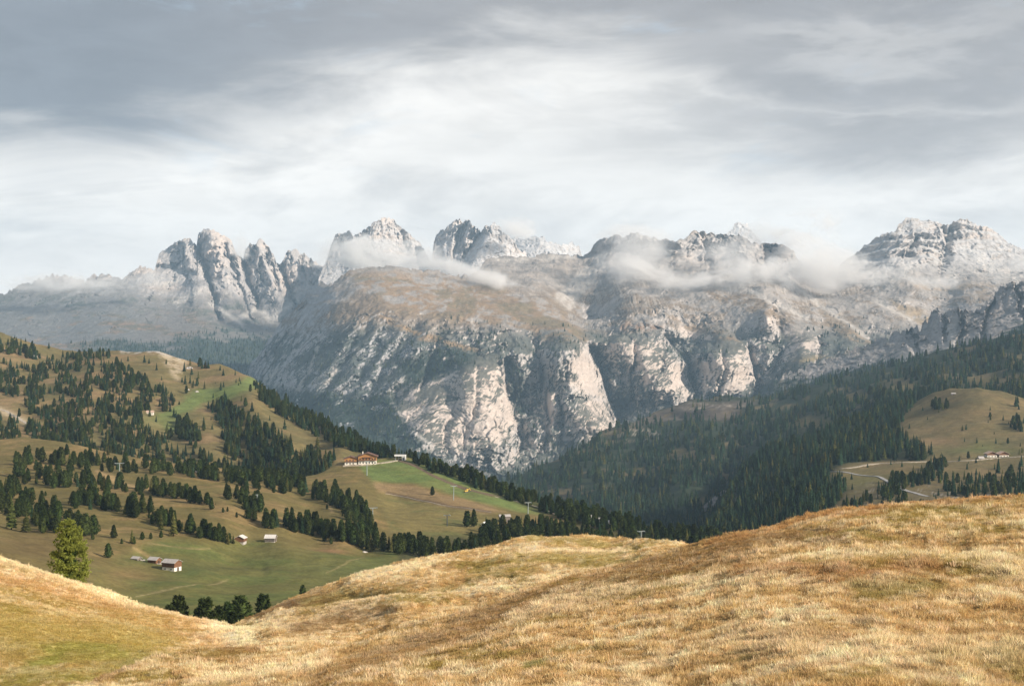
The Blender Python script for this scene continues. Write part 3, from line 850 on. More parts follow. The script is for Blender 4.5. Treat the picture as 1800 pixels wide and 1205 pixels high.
# ---- forested hills on the right -------------------------------------------------------------------
def right_forest_hill():
    top = [(760, 885), (860, 854), (920, 834), (1000, 792), (1060, 765), (1095, 748), (1150, 722), (1210, 703), (1280, 697), (1350, 696), (1400, 680),
           (1450, 669), (1500, 658), (1560, 641), (1640, 620), (1700, 609), (1760, 598), (1800, 588), (1900, 570), (2050, 555)]
    bot = [(760, 960), (900, 975), (1300, 1000), (1400, 930), (1800, 830), (2050, 820)]
    ctrl = [(800, 880, 3200), (860, 852, 3300), (920, 828, 3500), (1000, 785, 3700), (1095, 742, 3900), (1210, 697, 4150), (1350, 690, 4150), (1450, 662, 4150),
            (1560, 632, 4050), (1700, 600, 3800), (1800, 578, 3600), (2050, 550, 3500),
            (1000, 850, 3100), (1100, 800, 3400), (1200, 760, 3600), (1300, 740, 3600), (1400, 720, 3500), (1500, 700, 3300), (1600, 670, 3200),
            (1700, 650, 3100), (1800, 640, 2950), (2000, 640, 2900), (1100, 900, 2600), (1200, 860, 2750), (1250, 800, 3050), (1350, 770, 2950), (1450, 740, 2850), (1550, 710, 2800),
            (1650, 690, 2700), (1800, 690, 2500), (850, 930, 2700), (1000, 960, 2300), (1200, 960, 2200), (1300, 880, 2450), (1500, 800, 2400),
            (1800, 760, 2200), (1300, 990, 2000), (1800, 830, 1950), (2050, 760, 2200)]
    L = Layer(top, bot, ctrl, 760, 2050, 420, 150, 2.0, 30, 2.0)
    PX, PY = L.PX, L.PY
    for pts, w, d in (([(1340, 760), (1300, 800), (1270, 860), (1230, 910)], 22, 110), ([(1290, 700), (1240, 760), (1180, 830)], 40, -120), ([(1120, 745), (1180, 735), (1290, 745)], 14, 90), ([(1020, 800), (1060, 860), (1120, 920)], 35, -70)):
        L.D += d * np.exp(-(seg_dist(PX, PY, pts) / w) ** 2)
    W = L.world()
    L.H += 16 * fbm(W[..., 0] / 260, W[..., 1] / 260, 0 * W[..., 0], 5, 0.5)
    f1 = fbm(W[..., 0] / 150, W[..., 1] / 150, W[..., 2] / 150, 5, 0.6)
    f2 = fbm(W[..., 0] / 35, W[..., 1] / 35, W[..., 2] / 35, 4, 0.6)
    col = np.broadcast_to(np.array((0.036, 0.048, 0.027)), L.D.shape + (3,)).copy()
    bare = poly_mask(PX + 8 * f1, PY + 5 * f1, [(1095, 748), (1150, 722), (1210, 704), (1290, 700), (1330, 705), (1290, 735), (1200, 742), (1130, 752)], 5)
    grs = np.zeros_like(PX)
    for cx, cy, rx, ry in ((1190, 790, 18, 8), (1290, 780, 22, 7), (1128, 830, 12, 7), (1790, 632, 16, 6), (1420, 745, 30, 10), (1500, 700, 20, 7), (1240, 880, 16, 8), (1590, 678, 30, 8), (1720, 665, 30, 9), (1660, 660, 14, 6)):
        grs = np.maximum(grs, np.exp(-(((PX + 6 * f1 - cx) / rx) ** 2 + ((PY + 4 * f1 - cy) / ry) ** 2)) * 1.3)
    L.bare = np.clip(bare, 0, 1); L.grs = np.clip(grs, 0, 1)
    col = mixmask(col, (0.13, 0.105, 0.085), L.bare * 0.9)
    col = mixmask(col, (0.17, 0.13, 0.055), L.grs * 0.9)
    col = mixmask(col, (0.15, 0.115, 0.065), sstep(f1 + 0.5 * f2, 0.25, 0.5) * 0.8)
    for cx, cy, rx, ry in ((1140, 766, 45, 7), (1720, 660, 30, 5), (1260, 716, 50, 8)):
        g = np.exp(-(((PX + 9 * f2 - cx) / rx) ** 2 + ((PY + 6 * f2 - cy) / ry) ** 2))
        col = mixmask(col, (0.36, 0.32, 0.27), g * sstep(f2, 0.0, 0.4))
    L.build('hill', M_HILL, np.clip(col, 0.02, 0.8), (8, 60, 0.8))
    return L


def right_near_hill():
    top = [(1130, 1010), (1220, 965), (1255, 925), (1285, 870), (1310, 826), (1340, 802), (1400, 784), (1455, 760), (1500, 746), (1560, 724), (1610, 704),
           (1640, 691), (1670, 683), (1717, 679), (1758, 686), (1800, 700), (1900, 728), (2050, 750)]
    bot = [(1130, 1100), (2050, 1060)]
    ctrl = [(1150, 1000, 1500), (1220, 955, 1600), (1285, 860, 2000), (1340, 790, 2300), (1455, 748, 2400), (1560, 715, 2400), (1640, 690, 2330), (1717, 678, 2250), (1800, 700, 2180),
            (1900, 730, 2120), (2050, 750, 2050), (1600, 760, 2050), (1720, 750, 2000), (1800, 770, 1900), (1470, 825, 1750), (1560, 812, 1780), (1650, 808, 1780),
            (1750, 803, 1770), (1830, 800, 1730), (2000, 800, 1700), (1400, 830, 1880), (1350, 870, 1780), (1300, 920, 1620), (1450, 870, 1540), (1550, 860, 1500), (1650, 850, 1520), (1750, 840, 1540),
            (1600, 885, 1320), (1750, 870, 1360), (1450, 900, 1380), (1250, 1000, 1300), (1500, 960, 1100), (1800, 930, 1100), (1800, 1000, 900), (1500, 1050, 900), (1200, 1060, 1200), (2000, 1000, 900), (2000, 870, 1350)]
    L = Layer(top, bot, ctrl, 1130, 2050, 330, 150, 0.8, 40, 4.0)
    PX, PY = L.PX, L.PY
    W = L.world()
    L.H += 3.0 * fbm(W[..., 0] / 90, W[..., 1] / 90, 0 * W[..., 0], 5, 0.5)
    f1 = fbm(W[..., 0] / 70, W[..., 1] / 70, W[..., 2] / 70, 5, 0.6)
    f2 = fbm(W[..., 0] / 14, W[..., 1] / 14, W[..., 2] / 14, 4, 0.6)
    col = np.broadcast_to(np.array((0.160, 0.125, 0.058)), L.D.shape + (3,)).copy()
    fm = poly_mask(PX, PY, R1_FOREST, 6)
    L.fm = fm
    col = mixmask(col, (0.215, 0.155, 0.075), sstep(f1, 0.0, 0.5) * 0.7)
    col = mixmask(col, (0.115, 0.10, 0.045), sstep(-f1 + 0.4 * f2, 0.05, 0.5) * 0.7)
    for cx, cy, rx, ry, c in ((1720, 790, 70, 14, (0.12, 0.13, 0.045)), (1520, 850, 45, 18, (0.12, 0.115, 0.04)), (1650, 775, 40, 8, (0.22, 0.15, 0.08))):
        col = mixmask(col, c, np.exp(-(((PX + 20 * f1 - cx) / rx) ** 2 + ((PY + 6 * f1 - cy) / ry) ** 2)) * 0.9)
    low = sstep(PY, 835, 875)
    col = mixmask(col, (0.10, 0.085, 0.05), low * sstep(0.4 + f1, 0.1, 0.6) * 0.75)
    col = mixmask(col, (0.045, 0.055, 0.03), fm * 0.95)
    col = mixmask(col, (0.30, 0.27, 0.24), sstep(f2 + 0.5 * f1, 0.55, 0.8) * low * 0.8)
    L.build('hill', M_HILL, np.clip(col, 0.02, 0.8), (8, 35, 0.6))
    return L


R1_FOREST = [(1130, 1080), (1230, 950), (1270, 880), (1310, 812), (1340, 788), (1400, 770), (1460, 745), (1560, 712), (1612, 704), (1590, 730), (1580, 760), (1600, 780), (1640, 800),
             (1625, 808), (1560, 806), (1480, 818), (1455, 832), (1470, 850), (1490, 858), (1465, 890), (1440, 910), (1400, 1080)]


# ---- far left hill -------------------------------------------------------------------------------
def left_far_hill():
    top = [(-260, 520), (0, 584), (60, 603), (110, 614), (200, 615), (280, 619), (330, 633), (400, 646), (440, 659), (480, 693), (560, 738), (640, 779), (700, 802),
           (760, 822), (800, 855), (860, 900)]
    bot = [(-260, 930), (860, 930)]
    ctrl = [(-260, 520, 2500), (0, 590, 2300), (110, 612, 2350), (280, 620, 2200), (330, 635, 2150), (440, 660, 2050), (480, 690, 2000), (560, 735, 1850), (640, 775, 1620), (700, 797, 1500), (800, 850, 1480),
            (-200, 680, 1950), (0, 680, 1900), (150, 680, 1900), (300, 680, 1880), (400, 690, 1850), (450, 700, 1830), (0, 750, 1600), (150, 750, 1620), (270, 735, 1700), (330, 740, 1690), (430, 750, 1660),
            (520, 770, 1580), (600, 790, 1480), (-200, 800, 1420), (0, 800, 1450), (200, 800, 1470), (400, 810, 1490), (550, 820, 1430), (0, 900, 1320), (350, 900, 1360), (600, 900, 1380), (800, 920, 1420)]
    L = Layer(top, bot, ctrl, -260, 860, 420, 170, 0.8, 30, 6.0)
    PX, PY = L.PX, L.PY
    for pts, w, d in (([(330, 640), (320, 700), (290, 740)], 45, 30), ([(440, 670), (470, 730), (500, 780)], 30, -35), ([(370, 700), (420, 780)], 30, 30), ([(180, 640), (140, 720)], 40, -25)):
        L.D += d * np.exp(-(seg_dist(PX, PY, pts) / w) ** 2)
    W = L.world()
    L.H += 4.5 * fbm(W[..., 0] / 130, W[..., 1] / 130, 0 * W[..., 0], 5, 0.5)
    f1 = fbm(W[..., 0] / 80, W[..., 1] / 80, W[..., 2] / 80, 5, 0.6)
    f2 = fbm(W[..., 0] / 16, W[..., 1] / 16, W[..., 2] / 16, 4, 0.6)
    col = np.broadcast_to(np.array((0.172, 0.138, 0.060)), L.D.shape + (3,)).copy()
    col = mixmask(col, (0.25, 0.17, 0.09), sstep(f1, 0, 0.5) * 0.8)
    col = mixmask(col, (0.13, 0.115, 0.05), sstep(-f1 + 0.5 * f2, 0.1, 0.5) * 0.7)
    piste = np.exp(-(seg_dist(PX + 3 * f2, PY + 2 * f2, [(440, 672), (400, 690), (355, 697), (320, 715), (290, 735), (300, 748)]) / 11) ** 2)
    col = mixmask(col, (0.140, 0.180, 0.058), np.clip(piste * 1.6, 0, 1) * 0.95)
    col = mixmask(col, (0.155, 0.17, 0.06), np.exp(-(((PX - 290) / 40) ** 2 + ((PY - 742) / 12) ** 2)) * 0.9)
    scar = poly_mask(PX + 5 * f2, PY + 5 * f2, [(280, 622), (310, 620), (330, 636), (325, 650), (312, 668), (298, 655)], 6)
    col = mixmask(col, (0.38, 0.31, 0.21), scar * sstep(0.6 + f2, 0.1, 0.6))
    crest = np.exp(-(seg_dist(PX, PY, [(215, 616), (280, 619), (318, 628)]) / 3.5) ** 2)
    col = mixmask(col, (0.46, 0.43, 0.40), crest * sstep(f2, -0.25, 0.35))
    bare = poly_mask(PX + 6 * f2, PY + 4 * f2, [(500, 712), (545, 728), (600, 760), (590, 770), (530, 745)], 6)
    col = mixmask(col, (0.16, 0.13, 0.115), bare * 0.8)
    road = np.exp(-(seg_dist(PX, PY, [(-20, 715), (20, 728), (55, 745)]) / 6) ** 2)
    col = mixmask(col, (0.42, 0.34, 0.22), road)
    L.build('hill', M_HILL, np.clip(col, 0.02, 0.8), (8, 40, 0.7))
    return L


# ---- valley with the barns and the ski slope -------------------------------------------------------
def valley():
    top = [(-260, 790), (0, 772), (40, 768), (110, 776), (180, 792), (250, 807), (330, 817), (420, 828), (500, 846), (560, 832), (600, 812), (640, 808), (715, 803), (760, 809), (830, 833),
           (900, 861), (960, 883), (1060, 908), (1150, 928), (1280, 953), (1400, 990), (1500, 1030)]
    bot = [(-260, 1200), (1500, 1160)]
    ctrl = [(-200, 780, 1300), (0, 770, 1300), (110, 775, 1280), (250, 805, 1250), (420, 825, 1250), (520, 840, 1240), (600, 812, 1330), (660, 806, 1330), (715, 803, 1330), (830, 833, 1300), (960, 883, 1230),
            (1150, 928, 1150), (1280, 953, 1100), (1450, 1010, 1050), (100, 850, 1020), (200, 870, 980), (350, 870, 990), (480, 870, 1050), (560, 880, 1080), (620, 880, 1090),
            (650, 830, 1270), (750, 830, 1270), (800, 860, 1210), (700, 870, 1180), (750, 900, 1090), (860, 910, 1080), (700, 925, 1010), (800, 930, 1010), (950, 930, 1040), (1100, 948, 1030),
            (600, 940, 910), (500, 910, 930), (400, 900, 900), (250, 910, 860), (100, 910, 830), (20, 920, 800), (-200, 900, 800), (475, 950, 850), (425, 948, 842), (560, 960, 865), (640, 965, 880), (750, 965, 905),
            (900, 970, 930), (1100, 990, 940), (300, 950, 790), (200, 950, 760), (100, 960, 700), (0, 960, 650), (300, 1000, 700), (400, 990, 760), (500, 1000, 745), (600, 1000, 760), (700, 1000, 780),
            (250, 1050, 600), (400, 1050, 620), (550, 1040, 650), (150, 1040, 570), (0, 1060, 480), (300, 1110, 470), (500, 1110, 500), (800, 1060, 640), (1200, 1100, 650), (1400, 1100, 700), (0, 1180, 360), (400, 1180, 380), (800, 1160, 480)]
    L = Layer(top, bot, ctrl, -260, 1500, 600, 240, 0.8, 30, 9.0)
    PX, PY = L.PX, L.PY
    for pts, w, d in (([(200, 880), (300, 905), (420, 945)], 14, -14), ([(560, 870), (600, 930)], 22, -14), ([(480, 965), (560, 985)], 16, -9), ([(250, 970), (330, 985), (460, 1000)], 10, 8)):
        L.D += d * np.exp(-(seg_dist(PX, PY, pts) / w) ** 2)
    W = L.world()
    L.H += 1.6 * fbm(W[..., 0] / 60, W[..., 1] / 60, 0 * W[..., 0], 5, 0.5) * sstep(PY, 780, 830)
    f1 = fbm(W[..., 0] / 50, W[..., 1] / 50, W[..., 2] / 50, 5, 0.6)
    f2 = fbm(W[..., 0] / 9, W[..., 1] / 9, W[..., 2] / 5, 4, 0.6)
    f3 = fbm(W[..., 0] / 30, W[..., 1] / 6, W[..., 2] / 2.5, 4, 0.6)        # mowing and cattle terraces along the contours
    col = np.broadcast_to(np.array((0.150, 0.122, 0.046)), L.D.shape + (3,)).copy()
    col = mixmask(col, (0.245, 0.17, 0.075), sstep(f1 + 0.3 * f3, 0.0, 0.5) * 0.75 * (1 - sstep(PY, 960, 1000)))
    col = mixmask(col, (0.14, 0.115, 0.045), sstep(-f1 + 0.3 * f3, 0.1, 0.5) * 0.7)
    bowl = poly_mask(PX + 14 * f1, PY + 6 * f1, [(160, 1000), (230, 975), (300, 950), (420, 955), (500, 965), (600, 975), (700, 965), (780, 970), (780, 1120), (100, 1120), (150, 1040)], 14)
    col = mixmask(col, (0.130, 0.130, 0.042), bowl * 0.85)
    col = mixmask(col, (0.105, 0.125, 0.038), bowl * sstep(f1 + 0.25 * f3, -0.1, 0.4) * 0.8)
    for cx, cy, rx, ry, c in ((330, 1004, 32, 9, (0.085, 0.11, 0.035)), (262, 985, 22, 4, (0.085, 0.11, 0.035)), (440, 955, 40, 5, (0.12, 0.13, 0.04)), (640, 1000, 90, 12, (0.12, 0.135, 0.045)),
                              (580, 968, 30, 4, (0.24, 0.14, 0.07)), (220, 1010, 50, 22, (0.20, 0.14, 0.06)), (430, 1000, 120, 3, (0.10, 0.10, 0.035)), (60, 960, 90, 30, (0.145, 0.105, 0.045))):
        col = mixmask(col, c, np.exp(-(((PX + 10 * f1 - cx) / rx) ** 2 + ((PY + 4 * f1 - cy) / ry) ** 2)) * 0.9)
    ski = poly_mask(PX + 4 * f1, PY + 2 * f1, [(625, 812), (720, 806), (800, 830), (900, 862), (960, 885), (960, 905), (900, 895), (840, 882), (780, 862), (720, 850), (655, 848)], 5)
    col = mixmask(col, (0.130, 0.180, 0.056), ski * 0.9)
    col = mixmask(col, (0.145, 0.165, 0.055), ski * sstep(f1 + 0.3 * f3, 0.05, 0.5) * 0.8)
    tan = poly_mask(PX + 5 * f2, PY + 2 * f1, [(655, 848), (720, 855), (790, 872), (850, 886), (890, 900), (850, 902), (780, 890), (700, 870), (662, 862)], 4)
    col = mixmask(col, (0.25, 0.175, 0.090), tan * 0.9)
    low = poly_mask(PX + 5 * f1, PY + 3 * f1, [(664, 868), (740, 884), (840, 903), (880, 915), (830, 944), (760, 956), (690, 936)], 6)
    col = mixmask(col, (0.15, 0.155, 0.056), low * 0.5)
    col = mixmask(col, (0.185, 0.15, 0.058), low * 0.9)
    col = mixmask(col, (0.125, 0.13, 0.045), low * sstep(f1 - 0.2 * f3, 0.05, 0.5) * 0.8)
    # bare tracks worn into the turf
    for pts, w, c in (([(700, 806), (730, 815), (760, 835), (800, 852), (850, 868), (880, 872)], 2.4, (0.13, 0.095, 0.065)),
                      ([(680, 864), (740, 878), (800, 890), (860, 900)], 1.6, (0.12, 0.085, 0.055)),
                      ([(200, 845), (270, 862), (330, 880)], 3.0, (0.34, 0.24, 0.12)), ([(170, 828), (200, 842)], 4, (0.34, 0.24, 0.12)),
                      ([(555, 858), (575, 880), (585, 900)], 2.5, (0.30, 0.22, 0.11)), ([(235, 962), (262, 978)], 2.5, (0.30, 0.22, 0.10)),
                      ([(240, 1046), (300, 1038), (400, 1018)], 1.0, (0.28, 0.23, 0.11)), ([(260, 958), (370, 964)], 1.0, (0.24, 0.19, 0.09)), ([(575, 1005), (640, 978)], 1.2, (0.24, 0.2, 0.09))):
        col = mixmask(col, c, np.exp(-(seg_dist(PX + 2 * f2, PY + 0.8 * f2, pts) / w) ** 2) * 0.9)
    forest_floor = poly_mask(PX, PY, [(700, 950), (860, 935), (1000, 920), (1280, 950), (1300, 1010), (700, 990)], 8)  # dark forest floor under the wood
    col = mixmask(col, (0.06, 0.06, 0.03), forest_floor * 0.8)
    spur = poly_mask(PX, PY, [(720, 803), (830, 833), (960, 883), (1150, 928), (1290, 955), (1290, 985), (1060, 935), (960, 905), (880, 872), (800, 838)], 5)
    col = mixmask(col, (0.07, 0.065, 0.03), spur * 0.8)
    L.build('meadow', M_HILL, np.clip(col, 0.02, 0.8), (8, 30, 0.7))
    return L


# ---- foreground meadow: three swells of the same pasture ---------------------------------------------
def fg_colour(L, kind):
    W = L.world()
    X, Y = W[..., 0], W[..., 1]
    PX, PY = L.PX, L.PY
    z0 = 0 * X
    f1 = fbm(X / 16, Y / 22, z0 + 1.0, 5, 0.55)
    f2 = fbm(X / 4.2, Y / 6, z0 + 5.0, 5, 0.6)
    f3 = fbm(X / 1.1, Y / 1.6, z0 + 9.0, 4, 0.6)
    GOLD = np.array((0.60, 0.43, 0.205)); STRAW = np.array((0.84, 0.71, 0.48)); OLIVE = np.array((0.37, 0.30, 0.085)); RUST = np.array((0.33, 0.20, 0.085)); GREEN = np.array((0.30, 0.29, 0.07))
    col = np.broadcast_to(GOLD, X.shape + (3,)).copy()
    col = mixmask(col, STRAW, sstep(f2 + 0.5 * f3, 0.0, 0.55) * 0.8)
    col = mixmask(col, RUST, sstep(-f2 + 0.45 * f1 + 0.3 * f3, 0.10, 0.60) * 0.55)
    col = mixmask(col, OLIVE, sstep(f1 - 0.35 * f2 + 0.2 * f3, 0.20, 0.60) * 0.65)
    f4 = fbm(X / 0.9, Y / 1.1, z0 + 3.0, 3, 0.6)
    col = mixmask(col, RUST * 0.85, sstep(f4 + 0.35 * f2, 0.22, 0.50) * 0.42)
    col = mixmask(col, STRAW * 1.05, sstep(-f4 + 0.35 * f2, 0.22, 0.50) * 0.6)
    j = 22 * f1 + 16 * f2 + 5 * f3

    def blob(pts, w, c, a=0.9):
        nonlocal col
        col = mixmask(col, c, np.exp(-(seg_dist(PX + j, PY + 0.5 * j, pts) / w) ** 2) * a)
    if kind == 'A':
        blob([(0, 1130), (120, 1150), (240, 1150)], 42, OLIVE, 0.7)
        blob([(60, 1170), (130, 1140), (220, 1150)], 12, GREEN, 0.9)
        blob([(0, 985), (120, 1015), (250, 1062), (380, 1100), (470, 1105)], 10, STRAW, 0.9)
        blob([(0, 1020), (150, 1060), (300, 1095), (380, 1110)], 14, (0.56, 0.35, 0.15), 0.6)
        blob([(0, 1090), (150, 1110), (280, 1130)], 34, (0.46, 0.36, 0.11), 0.75)
        blob([(390, 1110), (440, 1118), (490, 1112)], 20, STRAW, 0.95)
        blob([(0, 1190), (150, 1195), (260, 1165)], 12, GREEN, 0.5)
    if kind == 'B':
        blob([(440, 1082), (500, 1058), (560, 1045)], 14, RUST * 0.75, 0.9)
        blob([(540, 1062), (600, 1048), (700, 1042)], 14, OLIVE * 0.75, 0.7)
        blob([(600, 1020), (700, 995), (760, 985)], 8, STRAW, 0.9)
        blob([(900, 975), (1000, 965), (1100, 970)], 9, STRAW, 0.9)
        blob([(930, 948), (1010, 946), (1090, 952)], 6, OLIVE, 0.7)
        blob([(830, 1000), (950, 985), (1080, 985)], 9, OLIVE, 0.75)
        blob([(740, 1045), (850, 1012), (930, 1010)], 7, OLIVE * 0.85, 0.7)
        blob([(470, 1100), (560, 1080), (700, 1050), (860, 1030), (1000, 1010), (1080, 995)], 6, STRAW, 0.85)
        blob([(500, 1105), (600, 1082), (680, 1075)], 12, RUST * 0.8, 0.7)
        blob([(480, 1135), (600, 1135), (700, 1130)], 8, STRAW, 0.95)
        blob([(1090, 985), (1130, 978)], 5, OLIVE * 0.6, 0.8)
        blob([(710, 1046), (740, 1042)], 4, OLIVE * 0.6, 0.8)
    if kind == 'C':
        blob([(560, 1200), (700, 1150), (800, 1120), (900, 1080), (1000, 1045), (1120, 1012), (1220, 982), (1300, 962)], 30, RUST * 1.0, 0.66)  # brown grass; this band and the next also paint in the slope's shade
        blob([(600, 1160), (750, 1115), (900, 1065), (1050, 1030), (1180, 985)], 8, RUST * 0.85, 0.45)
        blob([(900, 1085), (980, 1060), (1080, 1040), (1250, 1025), (1400, 1000)], 7, STRAW, 0.75)
        blob([(1350, 988), (1450, 982), (1560, 978), (1700, 985), (1800, 990)], 6, STRAW, 0.95)
        blob([(1740, 1000), (1800, 1010)], 14, STRAW, 0.8)
        blob([(1260, 955), (1350, 945), (1480, 945)], 14, RUST * 0.85, 0.7)
        blob([(1420, 950), (1500, 938), (1570, 948)], 6, OLIVE, 0.8)
        blob([(1620, 900), (1680, 898), (1780, 912)], 6, OLIVE * 0.8, 0.75)
        blob([(1500, 1030), (1560, 1040), (1650, 1030)], 14, OLIVE * 0.85, 0.7)
        blob([(1300, 1000), (1500, 1010), (1660, 1005)], 12, (0.45, 0.26, 0.11), 0.7)
        blob([(920, 1170), (960, 1165)], 7, GREEN * 0.8, 0.8)
        blob([(1280, 1130), (1500, 1150), (1800, 1160)], 30, STRAW, 0.55)
        blob([(1500, 1095), (1540, 1098)], 10, RUST * 0.6, 0.7)
        blob([(160, 1205), (260, 1165), (330, 1150), (450, 1145)], 12, RUST, 0.7)
        blob([(330, 1200), (450, 1180), (560, 1160)], 12, STRAW, 0.8)
        blob([(1240, 955), (1400, 912), (1600, 884), (1800, 872)], 8, (0.50, 0.30, 0.13), 0.8)
    return np.clip(col, 0.02, 0.8)


def foreground():
    out = []
    # left swell
    top = [(-260, 880), (-150, 922), (0, 978), (60, 995), (150, 1022), (250, 1060), (330, 1085), (400, 1096), (470, 1096), (520, 1104), (600, 1130)]
    ctrl = [(-260, 880, 185), (0, 978, 190), (150, 1022, 190), (250, 1060, 186), (330, 1085, 178), (400, 1096, 170), (470, 1096, 165), (600, 1130, 150), (0, 1090, 138), (150, 1110, 140), (300, 1125, 140),
            (0, 1205, 103), (150, 1205, 103), (300, 1165, 118), (470, 1140, 128), (-200, 1205, 100), (0, 1300, 80), (300, 1300, 84), (600, 1250, 95), (-260, 1040, 150)]
    A = Layer(top, [(-260, 1310), (600, 1260)], ctrl, -260, 600, 430, 200, 0.5, 20, 1.0)
    # middle swell
    top = [(360, 1120), (430, 1087), (500, 1056), (560, 1031), (640, 1006), (720, 986), (800, 971), (860, 956), (930, 942), (1000, 938), (1080, 944), (1150, 949), (1220, 958), (1320, 985)]
    ctrl = [(360, 1120, 170), (430, 1087, 182), (560, 1031, 196), (720, 986, 206), (860, 956, 214), (960, 940, 220), (1080, 944, 214), (1220, 958, 204), (1320, 985, 200), (470, 1130, 132), (600, 1130, 130),
            (833, 1075, 142), (1067, 1010, 152), (1200, 975, 165), (700, 1050, 158), (900, 1010, 168), (1000, 975, 186), (600, 1080, 155), (360, 1200, 112), (700, 1200, 108), (1100, 1080, 132), (1320, 1040, 150)]
    B = Layer(top, [(360, 1220), (700, 1200), (1000, 1100), (1200, 1040), (1320, 1030)], ctrl, 360, 1320, 480, 150, 0.5, 20, 2.0)
    for pts, w, d in (([(500, 1075), (620, 1050), (760, 1040), (900, 1020)], 9, 5), ([(620, 1020), (760, 990), (900, 978)], 8, -4), ([(700, 1065), (850, 1035), (1000, 1012)], 8, -4), ([(880, 965), (1000, 960), (1120, 965)], 7, 4)):
        B.D += d * np.exp(-(seg_dist(B.PX, B.PY, pts) / w) ** 2)
    # near swell
    top = [(-700, 1420), (-260, 1330), (-150, 1290), (0, 1252), (150, 1207), (195, 1182), (272, 1160), (334, 1145), (467, 1133), (600, 1128), (700, 1104), (833, 1062), (933, 1036), (1067, 1001), (1150, 978), (1220, 957),
           (1300, 936), (1400, 911), (1500, 891), (1600, 881), (1700, 875), (1800, 869), (1900, 866), (2060, 868), (2600, 850)]
    ctrl = [(-260, 1330, 60), (0, 1252, 68), (150, 1207, 78), (334, 1145, 96), (467, 1133, 104), (600, 1128, 106), (833, 1062, 114), (1067, 1001, 116), (1220, 957, 118), (1400, 911, 117), (1500, 891, 115), (1700, 875, 108),
            (1800, 869, 104), (2050, 868, 100), (150, 1260, 66), (400, 1205, 72), (600, 1205, 56), (900, 1205, 43), (1300, 1205, 38), (1800, 1205, 35), (1500, 985, 74), (1700, 990, 70), (1300, 1000, 82), (1300, 1100, 54), (1700, 1100, 49),
            (900, 1130, 64), (700, 1170, 64), (1100, 1050, 84), (1500, 940, 92), (600, 1330, 34), (1000, 1330, 27), (1800, 1330, 24), (100, 1340, 48), (2050, 1200, 35), (2600, 866, 96), (2600, 1000, 64), (2600, 1205, 35), (2600, 1345, 23), (-700, 1345, 60), (-700, 1500, 46)]
    Cc = Layer(top, [(-700, 1500), (-260, 1345), (2600, 1345)], ctrl, -700, 2600, 940, 300, 0.5, 20, 3.0)
    for pts, w, d in (([(1300, 1002), (1450, 990), (1600, 985), (1800, 992)], 14, -2.5), ([(1350, 960), (1500, 955), (1700, 960)], 12, 2.0), ([(700, 1150), (900, 1095), (1100, 1035)], 18, 2.0)):
        Cc.D += d * np.exp(-(seg_dist(Cc.PX, Cc.PY, pts) / w) ** 2)
    for L, kind, name, s in ((A, 'A', 'meadow', 1.0), (B, 'B', 'meadow', 1.0), (Cc, 'C', 'meadow', 0.6)):
        W = L.world()
        L.H += s * (0.55 * fbm(W[..., 0] / 9, W[..., 1] / 12, 0 * W[..., 0], 5, 0.5)) * (0.3 + 0.7 * sstep(L.bt[None, :] - L.PY, 0, 30))
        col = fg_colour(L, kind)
        L.COLR = col
        front = None
        if kind == 'C':
            Wb = L.world()[0]
            fr = []
            for i, (yy, zz) in enumerate(((-60, 6.0), (-20, 0.6), (-3, -1.7), (3, -1.9))):
                r = Wb.copy()
                r[:, 0] = np.linspace(-90, 90, len(r)); r[:, 1] = yy; r[:, 2] = zz
                fr.append(r)
            front = np.stack(fr, 0)
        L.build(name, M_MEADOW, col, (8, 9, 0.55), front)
        out.append(L)
    return out


# base sheet far below, so that the land goes on to the horizon
def base_ground():
    me = bpy.data.meshes.new('ground')
    n = 25
    xs = np.linspace(-5100, 5100, n); ys = np.linspace(-1400, 11500, n)
    v = [(x, y, -760 + 25 * math.sin(x / 1900) * math.cos(y / 2300)) for y in ys for x in xs]
    f = [(j * n + i, j * n + i + 1, (j + 1) * n + i + 1, (j + 1) * n + i) for j in range(n - 1) for i in range(n - 1)]
    me.from_pydata(v, [], f)
    ca = me.color_attributes.new('Col', 'FLOAT_COLOR', 'POINT')
    ca.data.foreach_set('color', np.tile(np.array((0.06, 0.07, 0.04, 1), np.float32), n * n))
    me.materials.append(M_HILL)
    o = link(bpy.data.objects.new('ground', me))
    o['kind'] = 'structure'


base_ground()
L_FAR = far_range()
back_peak('mountain_peak', [(560, 490), (572, 462), (587, 417), (594, 409), (602, 412), (615, 407), (630, 413), (640, 405), (655, 392), (668, 384), (680, 380), (690, 385), (700, 395), (712, 405),
                            (722, 414), (735, 425), (744, 440), (770, 480)], 520, 8500, 9100, 560, 770, 170, 90, 2.0, 0.35, 0.95,
          (([(705, 400), (715, 440)], 8, 90), ([(640, 410), (632, 450)], 8, 80), ([(600, 415), (604, 450)], 5, 60)))
back_peak('mountain_peak', [(745, 500), (758, 465), (762, 425), (766, 414), (775, 405), (790, 395), (798, 388), (808, 385), (814, 393), (818, 388), (824, 387), (832, 396), (845, 408), (850, 403), (858, 395), (870, 393),
                            (885, 405), (900, 420), (915, 440), (930, 450), (960, 490)], 520, 8350, 8900, 745, 960, 180, 90, 5.0, 0.4, 0.95,
          (([(846, 408), (826, 440), (812, 470)], 9, 110), ([(812, 392), (806, 430), (798, 470)], 7, 80)))
back_peak('mountain_peak', [(870, 470), (890, 420), (905, 414), (925, 417), (942, 414), (955, 417), (966, 424), (974, 429), (985, 431), (995, 428), (1003, 425), (1010, 431), (1018, 432), (1023, 446), (1040, 470)],
          500, 10200, 10700, 870, 1040, 130, 60, 9.0, 0.45, 0.85)
back_peak('mountain_peak', [(1262, 430), (1284, 404), (1291, 394), (1297, 392), (1303, 394), (1312, 392), (1317, 400), (1340, 430)], 450, 10300, 10600, 1262, 1340, 60, 40, 12.0, 0.6, 0.85)
